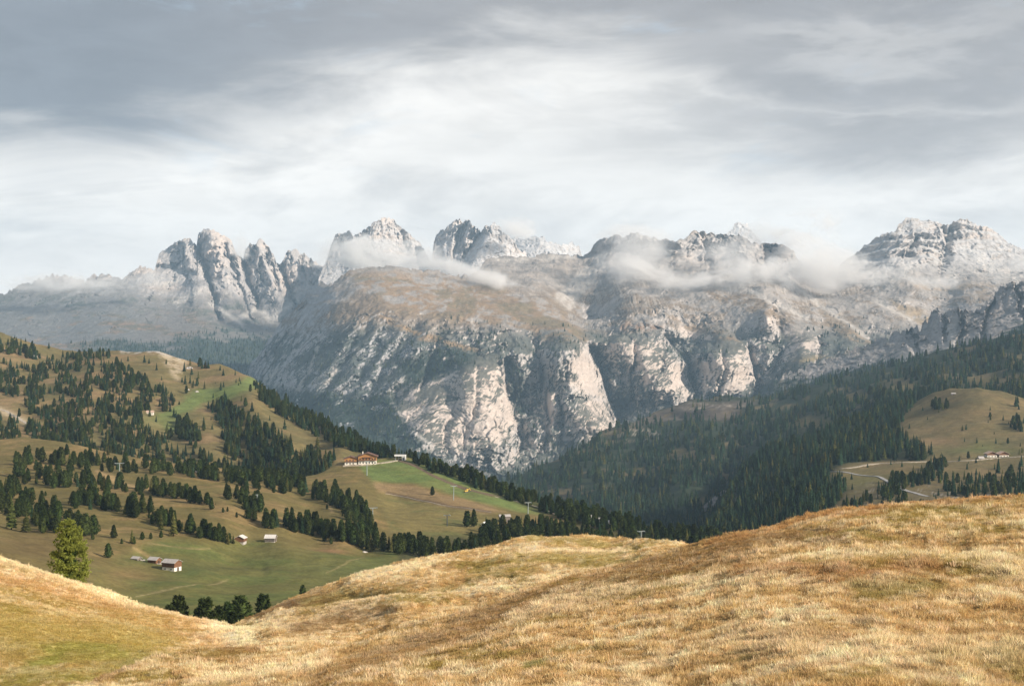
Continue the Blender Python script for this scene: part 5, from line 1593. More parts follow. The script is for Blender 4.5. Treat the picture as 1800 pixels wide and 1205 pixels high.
def grass_on(L, n, name, label, near):
    rg = np.random.default_rng(int(n))
    x0, x1 = -120, 2350
    q = np.stack([rg.uniform(max(x0, L.px1[0]), min(x1, L.px1[-1]), n), rg.uniform(0, 1, n)], 1)
    tp = np.interp(q[:, 0], L.px1, L.tp); bt = np.minimum(np.interp(q[:, 0], L.px1, L.bt), 1232)
    ok = bt > tp + 1
    q, tp, bt = q[ok], tp[ok], bt[ok]
    area = (bt - tp)
    keep = rg.uniform(size=len(q)) < area / area.max()
    q, tp, bt = q[keep], tp[keep], bt[keep]
    q[:, 1] = tp + (bt - tp) * q[:, 1]
    q = q[q[:, 1] < 1232]
    W = L.at(q[:, 0], q[:, 1])
    c = np.stack([mask_at(L, L.COLR[..., k], q) for k in range(3)], 1)
    lum = c.mean(1)
    s = rg.uniform(0.7, 1.3, len(q)) * (0.75 + 0.9 * np.clip((lum - 0.16) / 0.3, 0, 1))
    s *= np.clip(W[:, 1] / near, 0.8, 1.6) ** 0.5
    cl = fbm(W[:, 0] / 1.3, W[:, 1] / 1.6, 0 * lum + 4.0, 3, 0.6)
    s *= 0.42 + 0.48 * sstep(cl, -0.15, 0.45)
    idx = np.where(rg.uniform(size=len(q)) < 0.10 + 0.25 * np.clip((lum - 0.25) / 0.2, 0, 1), 2, rg.choice([0, 1, 3], len(q)))
    tint = np.clip(c * rg.uniform(0.78, 1.22, (len(q), 1)) * rg.uniform(0.95, 1.05, (len(q), 3)), 0.02, 0.85)
    scatter(name, W, np.stack([s, s, s * rg.uniform(0.8, 1.2, len(q))], 1), rg.uniform(0, 6.28, len(q)), idx, GRASS_COL, tint, rg.normal(size=(len(q), 2)) * 0.12, label, 'grass')


grass_on(L_C, 400000, 'dry_grass', 'golden dry grass covering the near swell of the meadow', 60)
grass_on(L_B, 130000, 'dry_grass', 'golden dry grass on the middle swell behind', 120)
grass_on(L_A, 130000, 'dry_grass', 'golden and olive dry grass on the left swell', 120)

# ------------------------------------------------------------------ the sunlit pine on the left swell
def hero_pine():
    r = np.random.default_rng(77)
    D = 199.0
    base = Vector(((121 - CX) / F * D, D, (CY - 1034) / F * D - 0.4))
    top_z = (CY - 915) / F * D
    H = top_z - base.z
    root = link(bpy.data.objects.new('sunlit_pine', None))
    root.location = base
    root['label'] = 'big bushy sunlit pine standing alone behind the left golden swell'
    root['category'] = 'tree'
    V, Fc = trunk_mesh(H * 0.97, 0.24)
    t = link(bpy.data.objects.new('trunk', mesh_from('pine_trunk', V, Fc, [M_BARK]))); t.parent = root

    def prof(t):
        return np.interp(t, [0.0, 0.08, 0.25, 0.45, 0.62, 0.78, 0.9, 0.97, 1.0], [1.3, 2.2, 2.8, 2.75, 2.4, 1.95, 1.5, 1.05, 0.4])
    V, Fc = [], []

    def quad(c, d, w, l):
        i0 = len(V)
        V.extend([c - w, c + w, c + d * l * 0.55 + w * 0.9, c + d * l * 0.55 - w * 0.9, c + d * l])
        Fc.append((i0, i0 + 1, i0 + 2, i0 + 3)); Fc.append((i0 + 3, i0 + 2, i0 + 4))
    # boughs: each one a bunch of upright brushes of needles
    for b_ in range(270):
        tt = r.uniform(0.02, 0.985) ** 0.9
        a = r.uniform(0, 2 * math.pi)
        side = math.cos(a)
        if side < -0.55 and 0.28 < tt < 0.68 and r.uniform() < 0.45:
            continue                                              # thin, open left side
        R = 0.97 * float(prof(tt)) * r.uniform(0.5, 0.98)
        c0 = np.array((R * math.cos(a), R * math.sin(a), tt * H))
        br = r.uniform(0.35, 0.62) * (0.55 + 0.45 * (1 - tt))
        for k in range(int(26 * (br / 0.5) ** 2)):
            o = r.normal(size=3) * br * np.array((0.55, 0.55, 0.5))
            c = c0 + o
            up = np.array((0.35 * math.cos(a), 0.35 * math.sin(a), 1.0)) + r.normal(size=3) * 0.28
            up /= np.linalg.norm(up)
            L_ = r.uniform(0.22, 0.40)
            for q in range(7):
                d = up + r.normal(size=3) * 0.42
                d /= np.linalg.norm(d)
                w = np.cross(d, r.normal(size=3)); w /= np.linalg.norm(w) + 1e-9
                quad(c, d, w * 0.045, L_ * r.uniform(0.7, 1.15))
    c = link(bpy.data.objects.new('crown', mesh_from('pine_crown', V, Fc, [M_HERO]))); c.parent = root
    # dark inner foliage that closes the crown
    V, Fc = clump_crown(91, 420, H * 0.93, 1.35, 0.30, 0.5)
    c = link(bpy.data.objects.new('inner_crown', mesh_from('pine_inner', V, Fc, [M_PINE]))); c.parent = root
    for i in range(5):
        z = r.uniform(0.3, 0.6) * H; a = math.pi + r.uniform(-0.5, 0.5)
        v0 = np.array((0.1 * math.cos(a), 0.1 * math.sin(a), z)); v1 = v0 + np.array((2.2 * math.cos(a), 2.2 * math.sin(a), r.uniform(-0.1, 0.4)))
        V, Fc = [], []
        for j in range(5):
            p = v0 + (v1 - v0) * j / 4 + np.array((0, 0, 0.08 * math.sin(j * 2.0)))
            q = 0.035 * (1 - 0.8 * j / 4)
            V += [p + np.array((0, q, 0)), p + np.array((0, -0.5 * q, 0.87 * q)), p + np.array((0, -0.5 * q, -0.87 * q))]
        for j in range(4):
            for k in range(3):
                Fc.append((j * 3 + k, j * 3 + (k + 1) % 3, (j + 1) * 3 + (k + 1) % 3, (j + 1) * 3 + k))
        d = link(bpy.data.objects.new('dead_branch', mesh_from('dead_branch', V, Fc, [M_DEAD]))); d.parent = root


hero_pine()


# ------------------------------------------------------------------ buildings
M_TIMBER = mat_plain('weathered_timber', (0.17, 0.085, 0.045), 0.85, 1.2, 0.35, (0.4, 0.4, 6.0))
M_TIMBERG = mat_plain('grey_timber', (0.19, 0.165, 0.145), 0.85, 1.2, 0.3, (0.4, 0.4, 6.0))
M_TIMBERO = mat_plain('orange_timber', (0.40, 0.20, 0.075), 0.8, 1.0, 0.3, (0.4, 0.4, 5.0))
M_PLASTER = mat_plain('white_plaster', (0.74, 0.70, 0.62), 0.9, 1.5, 0.08)
M_ROOFG = mat_plain('grey_shingle_roof', (0.40, 0.375, 0.355), 0.7, 0.9, 0.2, (3.0, 0.6, 1.0))
M_ROOFW = mat_plain('pale_shingle_roof', (0.60, 0.575, 0.54), 0.6, 0.9, 0.15, (3.0, 0.6, 1.0))
M_ROOFB = mat_plain('brown_tile_roof', (0.15, 0.085, 0.065), 0.8, 0.8, 0.3, (3.0, 0.6, 1.0))
M_ROOFP = mat_plain('pink_shingle_roof', (0.50, 0.36, 0.28), 0.8, 0.8, 0.2, (3.0, 0.6, 1.0))
M_GLASS = mat_plain('window_glass', (0.03, 0.035, 0.04), 0.15, 1.0, 0.1)
M_DOOR = mat_plain('dark_door', (0.06, 0.04, 0.03), 0.8, 1.0, 0.2)
M_STONE = mat_plain('pale_stone', (0.46, 0.43, 0.40), 0.95, 0.5, 0.35, None, 0.0, 0.3)
M_STONED = mat_plain('grey_outcrop', (0.24, 0.225, 0.22), 0.95, 0.15, 0.45, None, 0.0, 1.5)
M_STEEL = mat_plain('galvanised_steel', (0.31, 0.35, 0.34), 0.5, 1.0, 0.1, None, 0.3)
M_STEELD = mat_plain('dark_steel', (0.07, 0.08, 0.09), 0.5, 1.0, 0.1, None, 0.3)
M_WHITE = mat_plain('white_sheeting', (0.78, 0.78, 0.77), 0.5, 1.0, 0.05)
M_YELLOW = mat_plain('yellow_paint', (0.55, 0.37, 0.07), 0.5, 1.0, 0.1)
M_GRAVEL = mat_plain('pale_gravel', (0.40, 0.35, 0.28), 0.95, 0.6, 0.2)
M_SOIL = mat_plain('bare_soil', (0.15, 0.10, 0.07), 0.95, 0.6, 0.3)
M_ROAD = mat_plain('worn_asphalt', (0.33, 0.32, 0.31), 0.9, 0.6, 0.15)


def box(V, Fc, x0, x1, y0, y1, z0, z1):
    i = len(V)
    V += [(x0, y0, z0), (x1, y0, z0), (x1, y1, z0), (x0, y1, z0), (x0, y0, z1), (x1, y0, z1), (x1, y1, z1), (x0, y1, z1)]
    Fc += [(i, i + 3, i + 2, i + 1), (i + 4, i + 5, i + 6, i + 7), (i, i + 1, i + 5, i + 4), (i + 1, i + 2, i + 6, i + 5), (i + 2, i + 3, i + 7, i + 6), (i + 3, i, i + 4, i + 7)]


def boxpart(name, parent, mat, *dims):
    V, Fc = [], []
    box(V, Fc, *dims)
    o = link(bpy.data.objects.new(name, mesh_from(name, V, Fc, [mat])))
    o.parent = parent
    return o


def gable_body(name, parent, mat, x0, x1, y0, y1, z0, z1, rise):
    """walls with the two gable triangles; ridge along x"""
    ym = 0.5 * (y0 + y1)
    V = [(x0, y0, z0), (x1, y0, z0), (x1, y1, z0), (x0, y1, z0), (x0, y0, z1), (x1, y0, z1), (x1, y1, z1), (x0, y1, z1), (x0, ym, z1 + rise), (x1, ym, z1 + rise)]
    Fc = [(0, 1, 5, 4), (2, 3, 7, 6), (1, 2, 6, 9, 5), (3, 0, 4, 8, 7), (4, 5, 9, 8), (6, 7, 8, 9), (0, 3, 2, 1)]
    o = link(bpy.data.objects.new(name, mesh_from(name, V, Fc, [mat])))
    o.parent = parent
    return o


def gable_roof(parent, mat, x0, x1, y0, y1, z1, rise, over=0.6, th=0.18, name='roof'):
    ym = 0.5 * (y0 + y1)
    sl = rise / (0.5 * (y1 - y0))
    V, Fc = [], []
    for sgn, ya in ((-1, y0 - over), (1, y1 + over)):
        ze = z1 - over * sl + 0.03
        zr = z1 + rise + 0.03
        i = len(V)
        V += [(x0 - over, ya, ze), (x1 + over, ya, ze), (x1 + over, ym, zr), (x0 - over, ym, zr)]
        V += [(x0 - over, ya, ze + th), (x1 + over, ya, ze + th), (x1 + over, ym, zr + th), (x0 - over, ym, zr + th)]
        Fc += [(i, i + 1, i + 2, i + 3), (i + 4, i + 5, i + 6, i + 7), (i, i + 1, i + 5, i + 4), (i + 1, i + 2, i + 6, i + 5), (i + 2, i + 3, i + 7, i + 6), (i + 3, i, i + 4, i + 7)]
    o = link(bpy.data.objects.new(name, mesh_from(name, V, Fc, [mat])))
    o.parent = parent
    return o


def root_at(name, L, px, py, yaw, label, cat, group=None, sink=0.3):
    o = link(bpy.data.objects.new(name, None))
    w = L.at(px, py)[0]
    o.location = (w[0], w[1], w[2] - sink)
    o.rotation_euler = (0, 0, math.radians(yaw))
    o['label'] = label; o['category'] = cat
    if group:
        o['group'] = group
    return o


def barn(L, px, py, yaw, w, d, zb, zt, rise, mats, label, over=0.6, shed=False):
    """hay barn: masonry base up to zb, timber up to zt, shingled roof; ridge along its own x axis"""
    mb, mt, mr = mats
    t = root_at('wooden_barn', L, px, py, yaw, label, 'barn', 'hay barns in the valley meadow', 0.6)
    boxpart('stone_base', t, mb, -w / 2, w / 2, -d / 2, d / 2, -1.2, zb)
    gable_body('timber_wall', t, mt, -w / 2 - 0.12, w / 2 + 0.12, -d / 2 - 0.12, d / 2 + 0.12, zb + 0.004, zt, rise)
    gable_roof(t, mr, -w / 2, w / 2, -d / 2, d / 2, zt, rise, over)
    boxpart('door', t, M_DOOR, w / 2 + 0.02, w / 2 + 0.16, -0.5, 0.7, 0.35, min(zb, 2.2) if zb > 1.5 else zt - 0.6)
    for k in range(2):
        x = -w / 4 + k * w / 2
        boxpart('window', t, M_GLASS, x - 0.3, x + 0.3, -d / 2 - 0.17, -d / 2 + 0.02, zb * 0.5 if zb > 1.6 else zb + 0.5, zb * 0.5 + 0.6 if zb > 1.6 else zb + 1.0)
    for k in range(6):
        z = zb + 0.25 + k * (zt - zb - 0.3) / 6
        boxpart('log', t, mt, -w / 2 - 0.22, w / 2 + 0.22, -d / 2 - 0.22, -d / 2 - 0.05, z, z + 0.6 * (zt - zb - 0.3) / 6)
    return t


barn(L_VAL, 302, 1001, -24, 7.2, 5.6, 2.3, 4.6, 1.25, (M_PLASTER, M_TIMBER, M_ROOFG), 'largest barn of the lower three, brown timber on a white base')
barn(L_VAL, 272, 989, -24, 4.6, 4.2, 0.5, 2.5, 1.0, (M_STONE, M_TIMBER, M_ROOFG), 'brown middle barn of the lower three with a pale grey roof')
barn(L_VAL, 240, 981, -24, 3.4, 3.0, 0.3, 1.5, 0.7, (M_STONE, M_TIMBERG, M_ROOFG), 'smallest and leftmost low hut of the lower three')
barn(L_VAL, 423, 951, 82, 5.4, 5.2, 0.5, 2.7, 1.3, (M_STONE, M_TIMBER, M_ROOFW), 'red brown barn with its gable facing us beside the pine row')
barn(L_VAL, 476, 953, -6, 5.6, 4.8, 0.8, 3.0, 1.5, (M_STONE, M_TIMBERG, M_ROOFW), 'grey barn with pale roof slope standing alone right of the red barn')
for px, py, wd, lab in ((283, 992, 4.0, 'low pale stone wall between the two larger lower barns'), (249, 983, 3.4, 'low pale stone wall right of the smallest barn')):
    w_ = root_at('stone_wall', L_VAL, px, py, 12, lab, 'stone wall')
    rs = np.random.default_rng(px)
    for i in range(6):
        boxpart('stone', w_, M_STONE, -wd / 2 + i * wd / 6 + 0.03, -wd / 2 + (i + 1) * wd / 6 - 0.03, -0.3, 0.3, 0, 0.75 + rs.uniform(-0.15, 0.15))


def chalet():
    t = root_at('mountain_chalet', L_VAL, 640, 815, 4, 'large timber chalet with white ground floor above the green ski meadow', 'chalet', None, 0.4)
    # main house: gable to the viewer, so build with ridge along y by swapping axes through a child-free mesh
    def gab(name, mat, x0, x1, y0, y1, z0, z1, rise):
        xm = 0.5 * (x0 + x1)
        V = [(x0, y0, z0), (x1, y0, z0), (x1, y1, z0), (x0, y1, z0), (x0, y0, z1), (x1, y0, z1), (x1, y1, z1), (x0, y1, z1), (xm, y0, z1 + rise), (xm, y1, z1 + rise)]
        Fc = [(0, 1, 5, 8, 4), (2, 3, 7, 9, 6), (1, 2, 6, 5), (3, 0, 4, 7), (5, 6, 9, 8), (7, 4, 8, 9), (0, 3, 2, 1)]
        o = link(bpy.data.objects.new(name, mesh_from(name, V, Fc, [mat]))); o.parent = t
        return o

    def roof(x0, x1, y0, y1, z1, rise, over, mat):
        xm = 0.5 * (x0 + x1); sl = rise / (0.5 * (x1 - x0)); th = 0.3
        V, Fc = [], []
        for xa in (x0 - over, x1 + over):
            ze = z1 - over * sl + 0.05; zr = z1 + rise + 0.05
            i = len(V)
            V += [(xa, y0 - over, ze), (xa, y1 + over, ze), (xm, y1 + over, zr), (xm, y0 - over, zr), (xa, y0 - over, ze + th), (xa, y1 + over, ze + th), (xm, y1 + over, zr + th), (xm, y0 - over, zr + th)]
            Fc += [(i, i + 1, i + 2, i + 3), (i + 4, i + 5, i + 6, i + 7), (i, i + 1, i + 5, i + 4), (i + 1, i + 2, i + 6, i + 5), (i + 2, i + 3, i + 7, i + 6), (i + 3, i, i + 4, i + 7)]
        o = link(bpy.data.objects.new('roof', mesh_from('roof', V, Fc, [mat]))); o.parent = t
        return o
    boxpart('ground_floor', t, M_PLASTER, -5.0, 11.5, -6.0, 6.0, -2.5, 3.3)
    gab('timber_storey', M_TIMBERO, -5.2, 11.7, -6.2, 6.2, 3.31, 7.4, 3.0)
    rf = roof(-5.2, 11.7, -6.2, 6.2, 7.4, 3.0, 1.4, M_ROOFB)
    boxpart('chimney', rf, M_PLASTER, -1.6, -0.7, 0.5, 1.4, 8.5, 11.4)
    b = boxpart('balcony', t, M_TIMBER, -4.4, 10.9, -7.5, -6.21, 3.5, 4.4)
    boxpart('balcony', t, M_TIMBER, -1.0, 7.5, -7.2, -6.21, 6.0, 6.8)
    for x in (-3.4, -0.6, 2.2, 5.0, 7.8, 10.2):
        boxpart('window', t, M_GLASS, x - 0.55, x + 0.55, -6.3, -6.05, 4.5, 5.8)
        boxpart('window', t, M_GLASS, x - 0.55, x + 0.55, -6.1, -5.9, 0.9, 2.2)
    # left wing
    boxpart('wing_ground_floor', t, M_PLASTER, -17.5, -6.2, -5.0, 4.0, -2.5, 2.2)
    gab('wing_timber_storey', M_TIMBERO, -17.7, -6.0, -5.2, 4.2, 2.21, 5.2, 1.9)
    roof(-17.7, -6.0, -5.2, 4.2, 5.2, 1.9, 1.2, M_ROOFB)
    boxpart('link_building', t, M_TIMBER, -6.0, -5.01, -3.0, 4.0, -2.0, 6.4)
    for x in (-15.5, -12.6, -9.8):
        boxpart('window', t, M_GLASS, x - 0.5, x + 0.5, -5.3, -5.05, 3.2, 4.3)
        boxpart('window', t, M_GLASS, x - 0.5, x + 0.5, -5.1, -4.9, 0.3, 1.5)
    boxpart('balcony', t, M_TIMBER, -16.8, -6.8, -6.2, -5.21, 2.4, 3.1)
    boxpart('terrace', t, M_GRAVEL, -19.0, 26.0, -10.5, -6.0, -3.6, -0.6)


chalet()


def lift_station():
    t = root_at('lift_station', L_VAL, 705, 807, -4, 'white flat-roofed lift station right of the large chalet', 'lift station', None, 0.2)
    boxpart('roof', t, M_WHITE, -6.0, 4.5, -2.2, 2.2, 3.6, 5.0)
    boxpart('machine_house', t, M_WHITE, 1.0, 4.4, -2.0, 2.0, -1.0, 3.59)
    boxpart('door', t, M_DOOR, 2.0, 3.0, -2.15, -1.9, 0.0, 2.2)
    for x in (-5.2, -2.2):
        boxpart('pillar', t, M_STEEL, x - 0.25, x + 0.25, -0.4, 0.4, -1.0, 3.59)


lift_station()


def farmhouse():
    t = root_at('mountain_farmhouse', L_R1, 1752, 803, 3, 'pinkish roofed double-gabled farmhouse beside the road on the right', 'farmhouse', None, 0.4)
    for x0, x1, y0 in ((-13.5, -1.5, -4.5), (1.5, 13.5, -5.0)):
        boxpart('ground_floor', t, M_PLASTER, x0, x1, y0, y0 + 10, -2.0, 2.6)
        xm = 0.5 * (x0 + x1)
        V = [(x0, y0, 2.61), (x1, y0, 2.61), (x1, y0 + 10, 2.61), (x0, y0 + 10, 2.61), (x0, y0, 4.6), (x1, y0, 4.6), (x1, y0 + 10, 4.6), (x0, y0 + 10, 4.6), (xm, y0, 7.0), (xm, y0 + 10, 7.0)]
        Fc = [(0, 1, 5, 8, 4), (2, 3, 7, 9, 6), (1, 2, 6, 5), (3, 0, 4, 7), (5, 6, 9, 8), (7, 4, 8, 9)]
        o = link(bpy.data.objects.new('timber_storey', mesh_from('timber_storey', V, Fc, [M_TIMBER]))); o.parent = t
        V, Fc = [], []
        for xa in (x0 - 1.3, x1 + 1.3):
            i = len(V)
            V += [(xa, y0 - 1.3, 4.15), (xa, y0 + 11, 4.15), (xm, y0 + 11, 7.1), (xm, y0 - 1.3, 7.1), (xa, y0 - 1.3, 4.5), (xa, y0 + 11, 4.5), (xm, y0 + 11, 7.45), (xm, y0 - 1.3, 7.45)]
            Fc += [(i, i + 1, i + 2, i + 3), (i + 4, i + 5, i + 6, i + 7), (i, i + 1, i + 5, i + 4), (i + 1, i + 2, i + 6, i + 5), (i + 2, i + 3, i + 7, i + 6), (i + 3, i, i + 4, i + 7)]
        o = link(bpy.data.objects.new('roof', mesh_from('roof', V, Fc, [M_ROOFP]))); o.parent = t
        for x in (x0 + 2, xm, x1 - 2):
            boxpart('window', t, M_GLASS, x - 0.6, x + 0.6, y0 - 0.12, y0 + 0.1, 0.6, 1.9)
    boxpart('link_building', t, M_TIMBER, -1.49, 1.49, -2.0, 5.0, -2.0, 4.4)
    boxpart('link_roof', t, M_ROOFP, -2.6, 2.6, -2.6, 5.6, 4.41, 4.8)
    t2 = root_at('tent_shelter', L_R1, 1724, 806, 10, 'low grey pitched shelter left of the pinkish farmhouse', 'shelter', None, 0.2)
    gable_roof(t2, M_ROOFG, -3.5, 3.5, -2.5, 2.5, 0.7, 2.2, 0.3, 0.12, 'canvas_roof')
    for x in (-3.3, 3.1):
        for y in (-2.4, 2.2):
            boxpart('post', t2, M_TIMBERG, x, x + 0.2, y, y + 0.2, -0.5, 0.75)


farmhouse()


def small_hut(L, px, py, yaw, w, d, h, rise, mw, mr, name, label, cat='hut'):
    t = root_at(name, L, px, py, yaw, label, cat, None, 0.3)
    gable_body('wall', t, mw, -w / 2, w / 2, -d / 2, d / 2, -0.8, h, rise)
    gable_roof(t, mr, -w / 2, w / 2, -d / 2, d / 2, h, rise, 0.5)
    boxpart('door', t, M_DOOR, -0.5, 0.5, -d / 2 - 0.06, -d / 2 + 0.05, 0.0, min(2.0, h - 0.2))
    boxpart('window', t, M_GLASS, w / 4, w / 4 + 0.8, -d / 2 - 0.06, -d / 2 + 0.05, 0.9, min(1.7, h - 0.2))
    return t


small_hut(L_R1, 1676, 694, -8, 6.5, 4.0, 1.9, 1.2, M_TIMBERG, M_ROOFG, 'alpine_hut', 'small grey hut just below the top of the bare knoll')
small_hut(L_L2, 264, 729, 8, 8.5, 6.0, 2.8, 1.8, M_PLASTER, M_ROOFP, 'alpine_hut', 'white hut with reddish roof left of the green piste')
small_hut(L_L2, 245, 733, -6, 5.5, 4.5, 2.2, 1.2, M_PLASTER, M_TIMBER, 'alpine_hut', 'tiny white hut with dark roof at the forest edge')
small_hut(L_R2, 1171, 833, 10, 8.0, 6.0, 3.0, 2.2, M_TIMBER, M_ROOFB, 'forest_hut', 'tiny brown hut in a clearing of the middle forest')
small_hut(L_VAL, 851, 921, 70, 3.6, 3.2, 1.8, 1.1, M_WHITE, M_WHITE, 'lift_hut', 'small white lift hut right of the pair of round pines')
small_hut(L_VAL, 887, 916, 12, 8.0, 4.0, 4.5, 1.2, M_TIMBERG, M_ROOFG, 'service_hut', 'grey roofed hut half hidden behind the dark wood')
small_hut(L_VAL, 1046, 918, -20, 9.0, 6.0, 4.0, 2.4, M_PLASTER, M_ROOFW, 'alpine_hut', 'white house with pale roof among the pines on the spur')
small_hut(L_VAL, 1071, 924, -10, 5.0, 4.0, 3.2, 1.2, M_PLASTER, M_ROOFW, 'alpine_hut', 'small pale outbuilding right of the white house in the pines')


def pylon(L, px, py_base, hpx, arm, mat, label, lean=0.0, yaw=12):
    w = L.at(px, py_base)[0]
    h = hpx / F * w[1]
    t = link(bpy.data.objects.new('lift_pylon', None))
    t.location = (w[0], w[1], w[2] - 0.4)
    t.rotation_euler = (0, math.radians(lean), math.radians(yaw))
    t['label'] = label; t['category'] = 'lift pylon'; t['group'] = 'chairlift pylons on the slopes'
    V, Fc = [], []
    for z, r_ in ((-0.5, 0.45), (h, 0.30)):
        for k in range(10):
            a = 2 * math.pi * k / 10
            V.append((r_ * math.cos(a), r_ * math.sin(a), z))
    for k in range(10):
        Fc.append((k, (k + 1) % 10, 10 + (k + 1) % 10, 10 + k))
    m = link(bpy.data.objects.new('mast', mesh_from('mast', V, Fc, [mat]))); m.parent = t
    boxpart('crossarm', t, mat, -arm / 2, arm / 2, -0.22, 0.22, h, h + 0.45)
    for sx in (-1, 1):
        V, Fc = [], []
        box(V, Fc, sx * arm / 2 - 0.15, sx * arm / 2 + 0.15, -1.6, 1.6, h + 0.05, h + 0.30)
        for j in range(4):
            y = -1.4 + j * 0.93
            i = len(V)
            for xx in (-0.09, 0.09):
                for k in range(8):
                    a = 2 * math.pi * k / 8
                    V.append((sx * arm / 2 + xx, y + 0.26 * math.cos(a), h + 0.42 + 0.26 * math.sin(a)))
            for k in range(8):
                Fc.append((i + k, i + (k + 1) % 8, i + 8 + (k + 1) % 8, i + 8 + k))
            Fc.append(tuple(range(i, i + 8))); Fc.append(tuple(range(i + 15, i + 7, -1)))
        s_ = link(bpy.data.objects.new('sheave_train', mesh_from('sheave_train', V, Fc, [M_STEEL]))); s_.parent = t
    return t


pylon(L_VAL, 210, 842, 28, 6.5, M_STEEL, 'leftmost lift pylon, pale T-shaped mast among pines on the slope')
pylon(L_VAL, 452, 888, 20, 6.5, M_STEEL, 'second lift pylon from the left, standing in front of dark pines')
pylon(L_VAL, 655, 914, 20, 6.5, M_STEEL, 'lift pylon at the left edge of the ski meadow beside pines')
pylon(L_VAL, 645, 836, 25, 4.0, M_STEEL, 'slim lift pylon on the meadow just below the large chalet', 0, 30)
pylon(L_VAL, 797, 880, 25, 4.6, M_STEEL, 'tall slim lift pylon in the middle of the green ski meadow', 1.5, 20)
pylon(L_VAL, 928, 904, 22, 4.2, M_STEEL, 'slim lift pylon by the pale path at the right of the meadow', 1.5, 20)
pylon(L_VAL, 786, 924, 19, 4.0, M_STEELD, 'dark lift pylon low on the meadow left of the round pine pair', 0, 20)
pylon(L_VAL, 1127, 958, 27, 4.6, M_STEEL, 'lift pylon against the dark wood behind the middle swell', 0, 20)


# ------------------------------------------------------------------ tracks, roads
def ribbon(L, pts, width, mat, name, lift=0.25):
    P = np.array(pts, float)
    seg = np.r_[0, np.cumsum(np.hypot(np.diff(P[:, 0]), np.diff(P[:, 1])))]
    n = max(int(seg[-1] / 2.5), 6)
    s = np.linspace(0, seg[-1], n)
    W = L.at(np.interp(s, seg, P[:, 0]), np.interp(s, seg, P[:, 1]))
    k = np.ones(7) / 7
    Wp = np.pad(W, ((3, 3), (0, 0)), mode='edge')
    W = np.stack([np.convolve(Wp[:, i], k, 'valid') for i in range(3)], 1) * 0.6 + W * 0.4
    T = np.gradient(W[:, :2], axis=0)
    T /= np.linalg.norm(T, axis=1)[:, None] + 1e-9
    N = np.stack([-T[:, 1], T[:, 0]], 1)
    rr = np.random.default_rng(abs(int(P[0, 0])) + 3)
    V, Fc = [], []
    for i in range(n):
        wl = width / 2 * rr.uniform(0.8, 1.2); wr = width / 2 * rr.uniform(0.8, 1.2)
        a = W[i, :2] + N[i] * wl; c = W[i, :2] - N[i] * wr
        V += [(a[0], a[1], W[i, 2] + lift), (c[0], c[1], W[i, 2] + lift), (a[0], a[1], W[i, 2] - 1.2), (c[0], c[1], W[i, 2] - 1.2)]
    for i in range(n - 1):
        b0, b1 = 4 * i, 4 * i + 4
        Fc += [(b0, b1, b1 + 1, b0 + 1), (b0 + 2, b1 + 2, b1, b0), (b0 + 1, b1 + 1, b1 + 3, b0 + 3)]
    o = link(bpy.data.objects.new(name, mesh_from(name, V, Fc, [mat])))
    o['kind'] = 'structure'
    return o


ribbon(L_R1, [(1456, 825), (1490, 822), (1520, 818), (1545, 814), (1600, 812), (1640, 810)], 5.5, M_GRAVEL, 'road', 0.5)
ribbon(L_R1, [(1656, 811), (1700, 809), (1750, 806), (1800, 801), (1850, 799)], 5.5, M_GRAVEL, 'road', 0.5)
ribbon(L_R1, [(1456, 828), (1480, 830), (1520, 834), (1545, 838), (1562, 845), (1568, 853), (1590, 862), (1632, 873)], 4.5, M_ROAD, 'road', 0.5)
ribbon(L_VAL, [(676, 866), (705, 871), (740, 879), (770, 886), (800, 891), (835, 896), (865, 902)], 0.9, M_GRAVEL, 'gravel_path')
ribbon(L_VAL, [(868, 873), (890, 877), (925, 884), (948, 891), (965, 898), (985, 908)], 1.2, M_GRAVEL, 'gravel_path')
ribbon(L_VAL, [(700, 808), (722, 813), (745, 826), (765, 838), (790, 850), (830, 863), (868, 873)], 3.2, M_SOIL, 'dirt_track', 0.15)
ribbon(L_VAL, [(612, 817), (640, 817), (670, 813), (700, 808)], 4.5, M_GRAVEL, 'gravel_path', 0.4)
ribbon(L_L2, [(-20, 716), (8, 722), (28, 731), (42, 741), (58, 749)], 4.0, M_GRAVEL, 'gravel_path', 0.4)


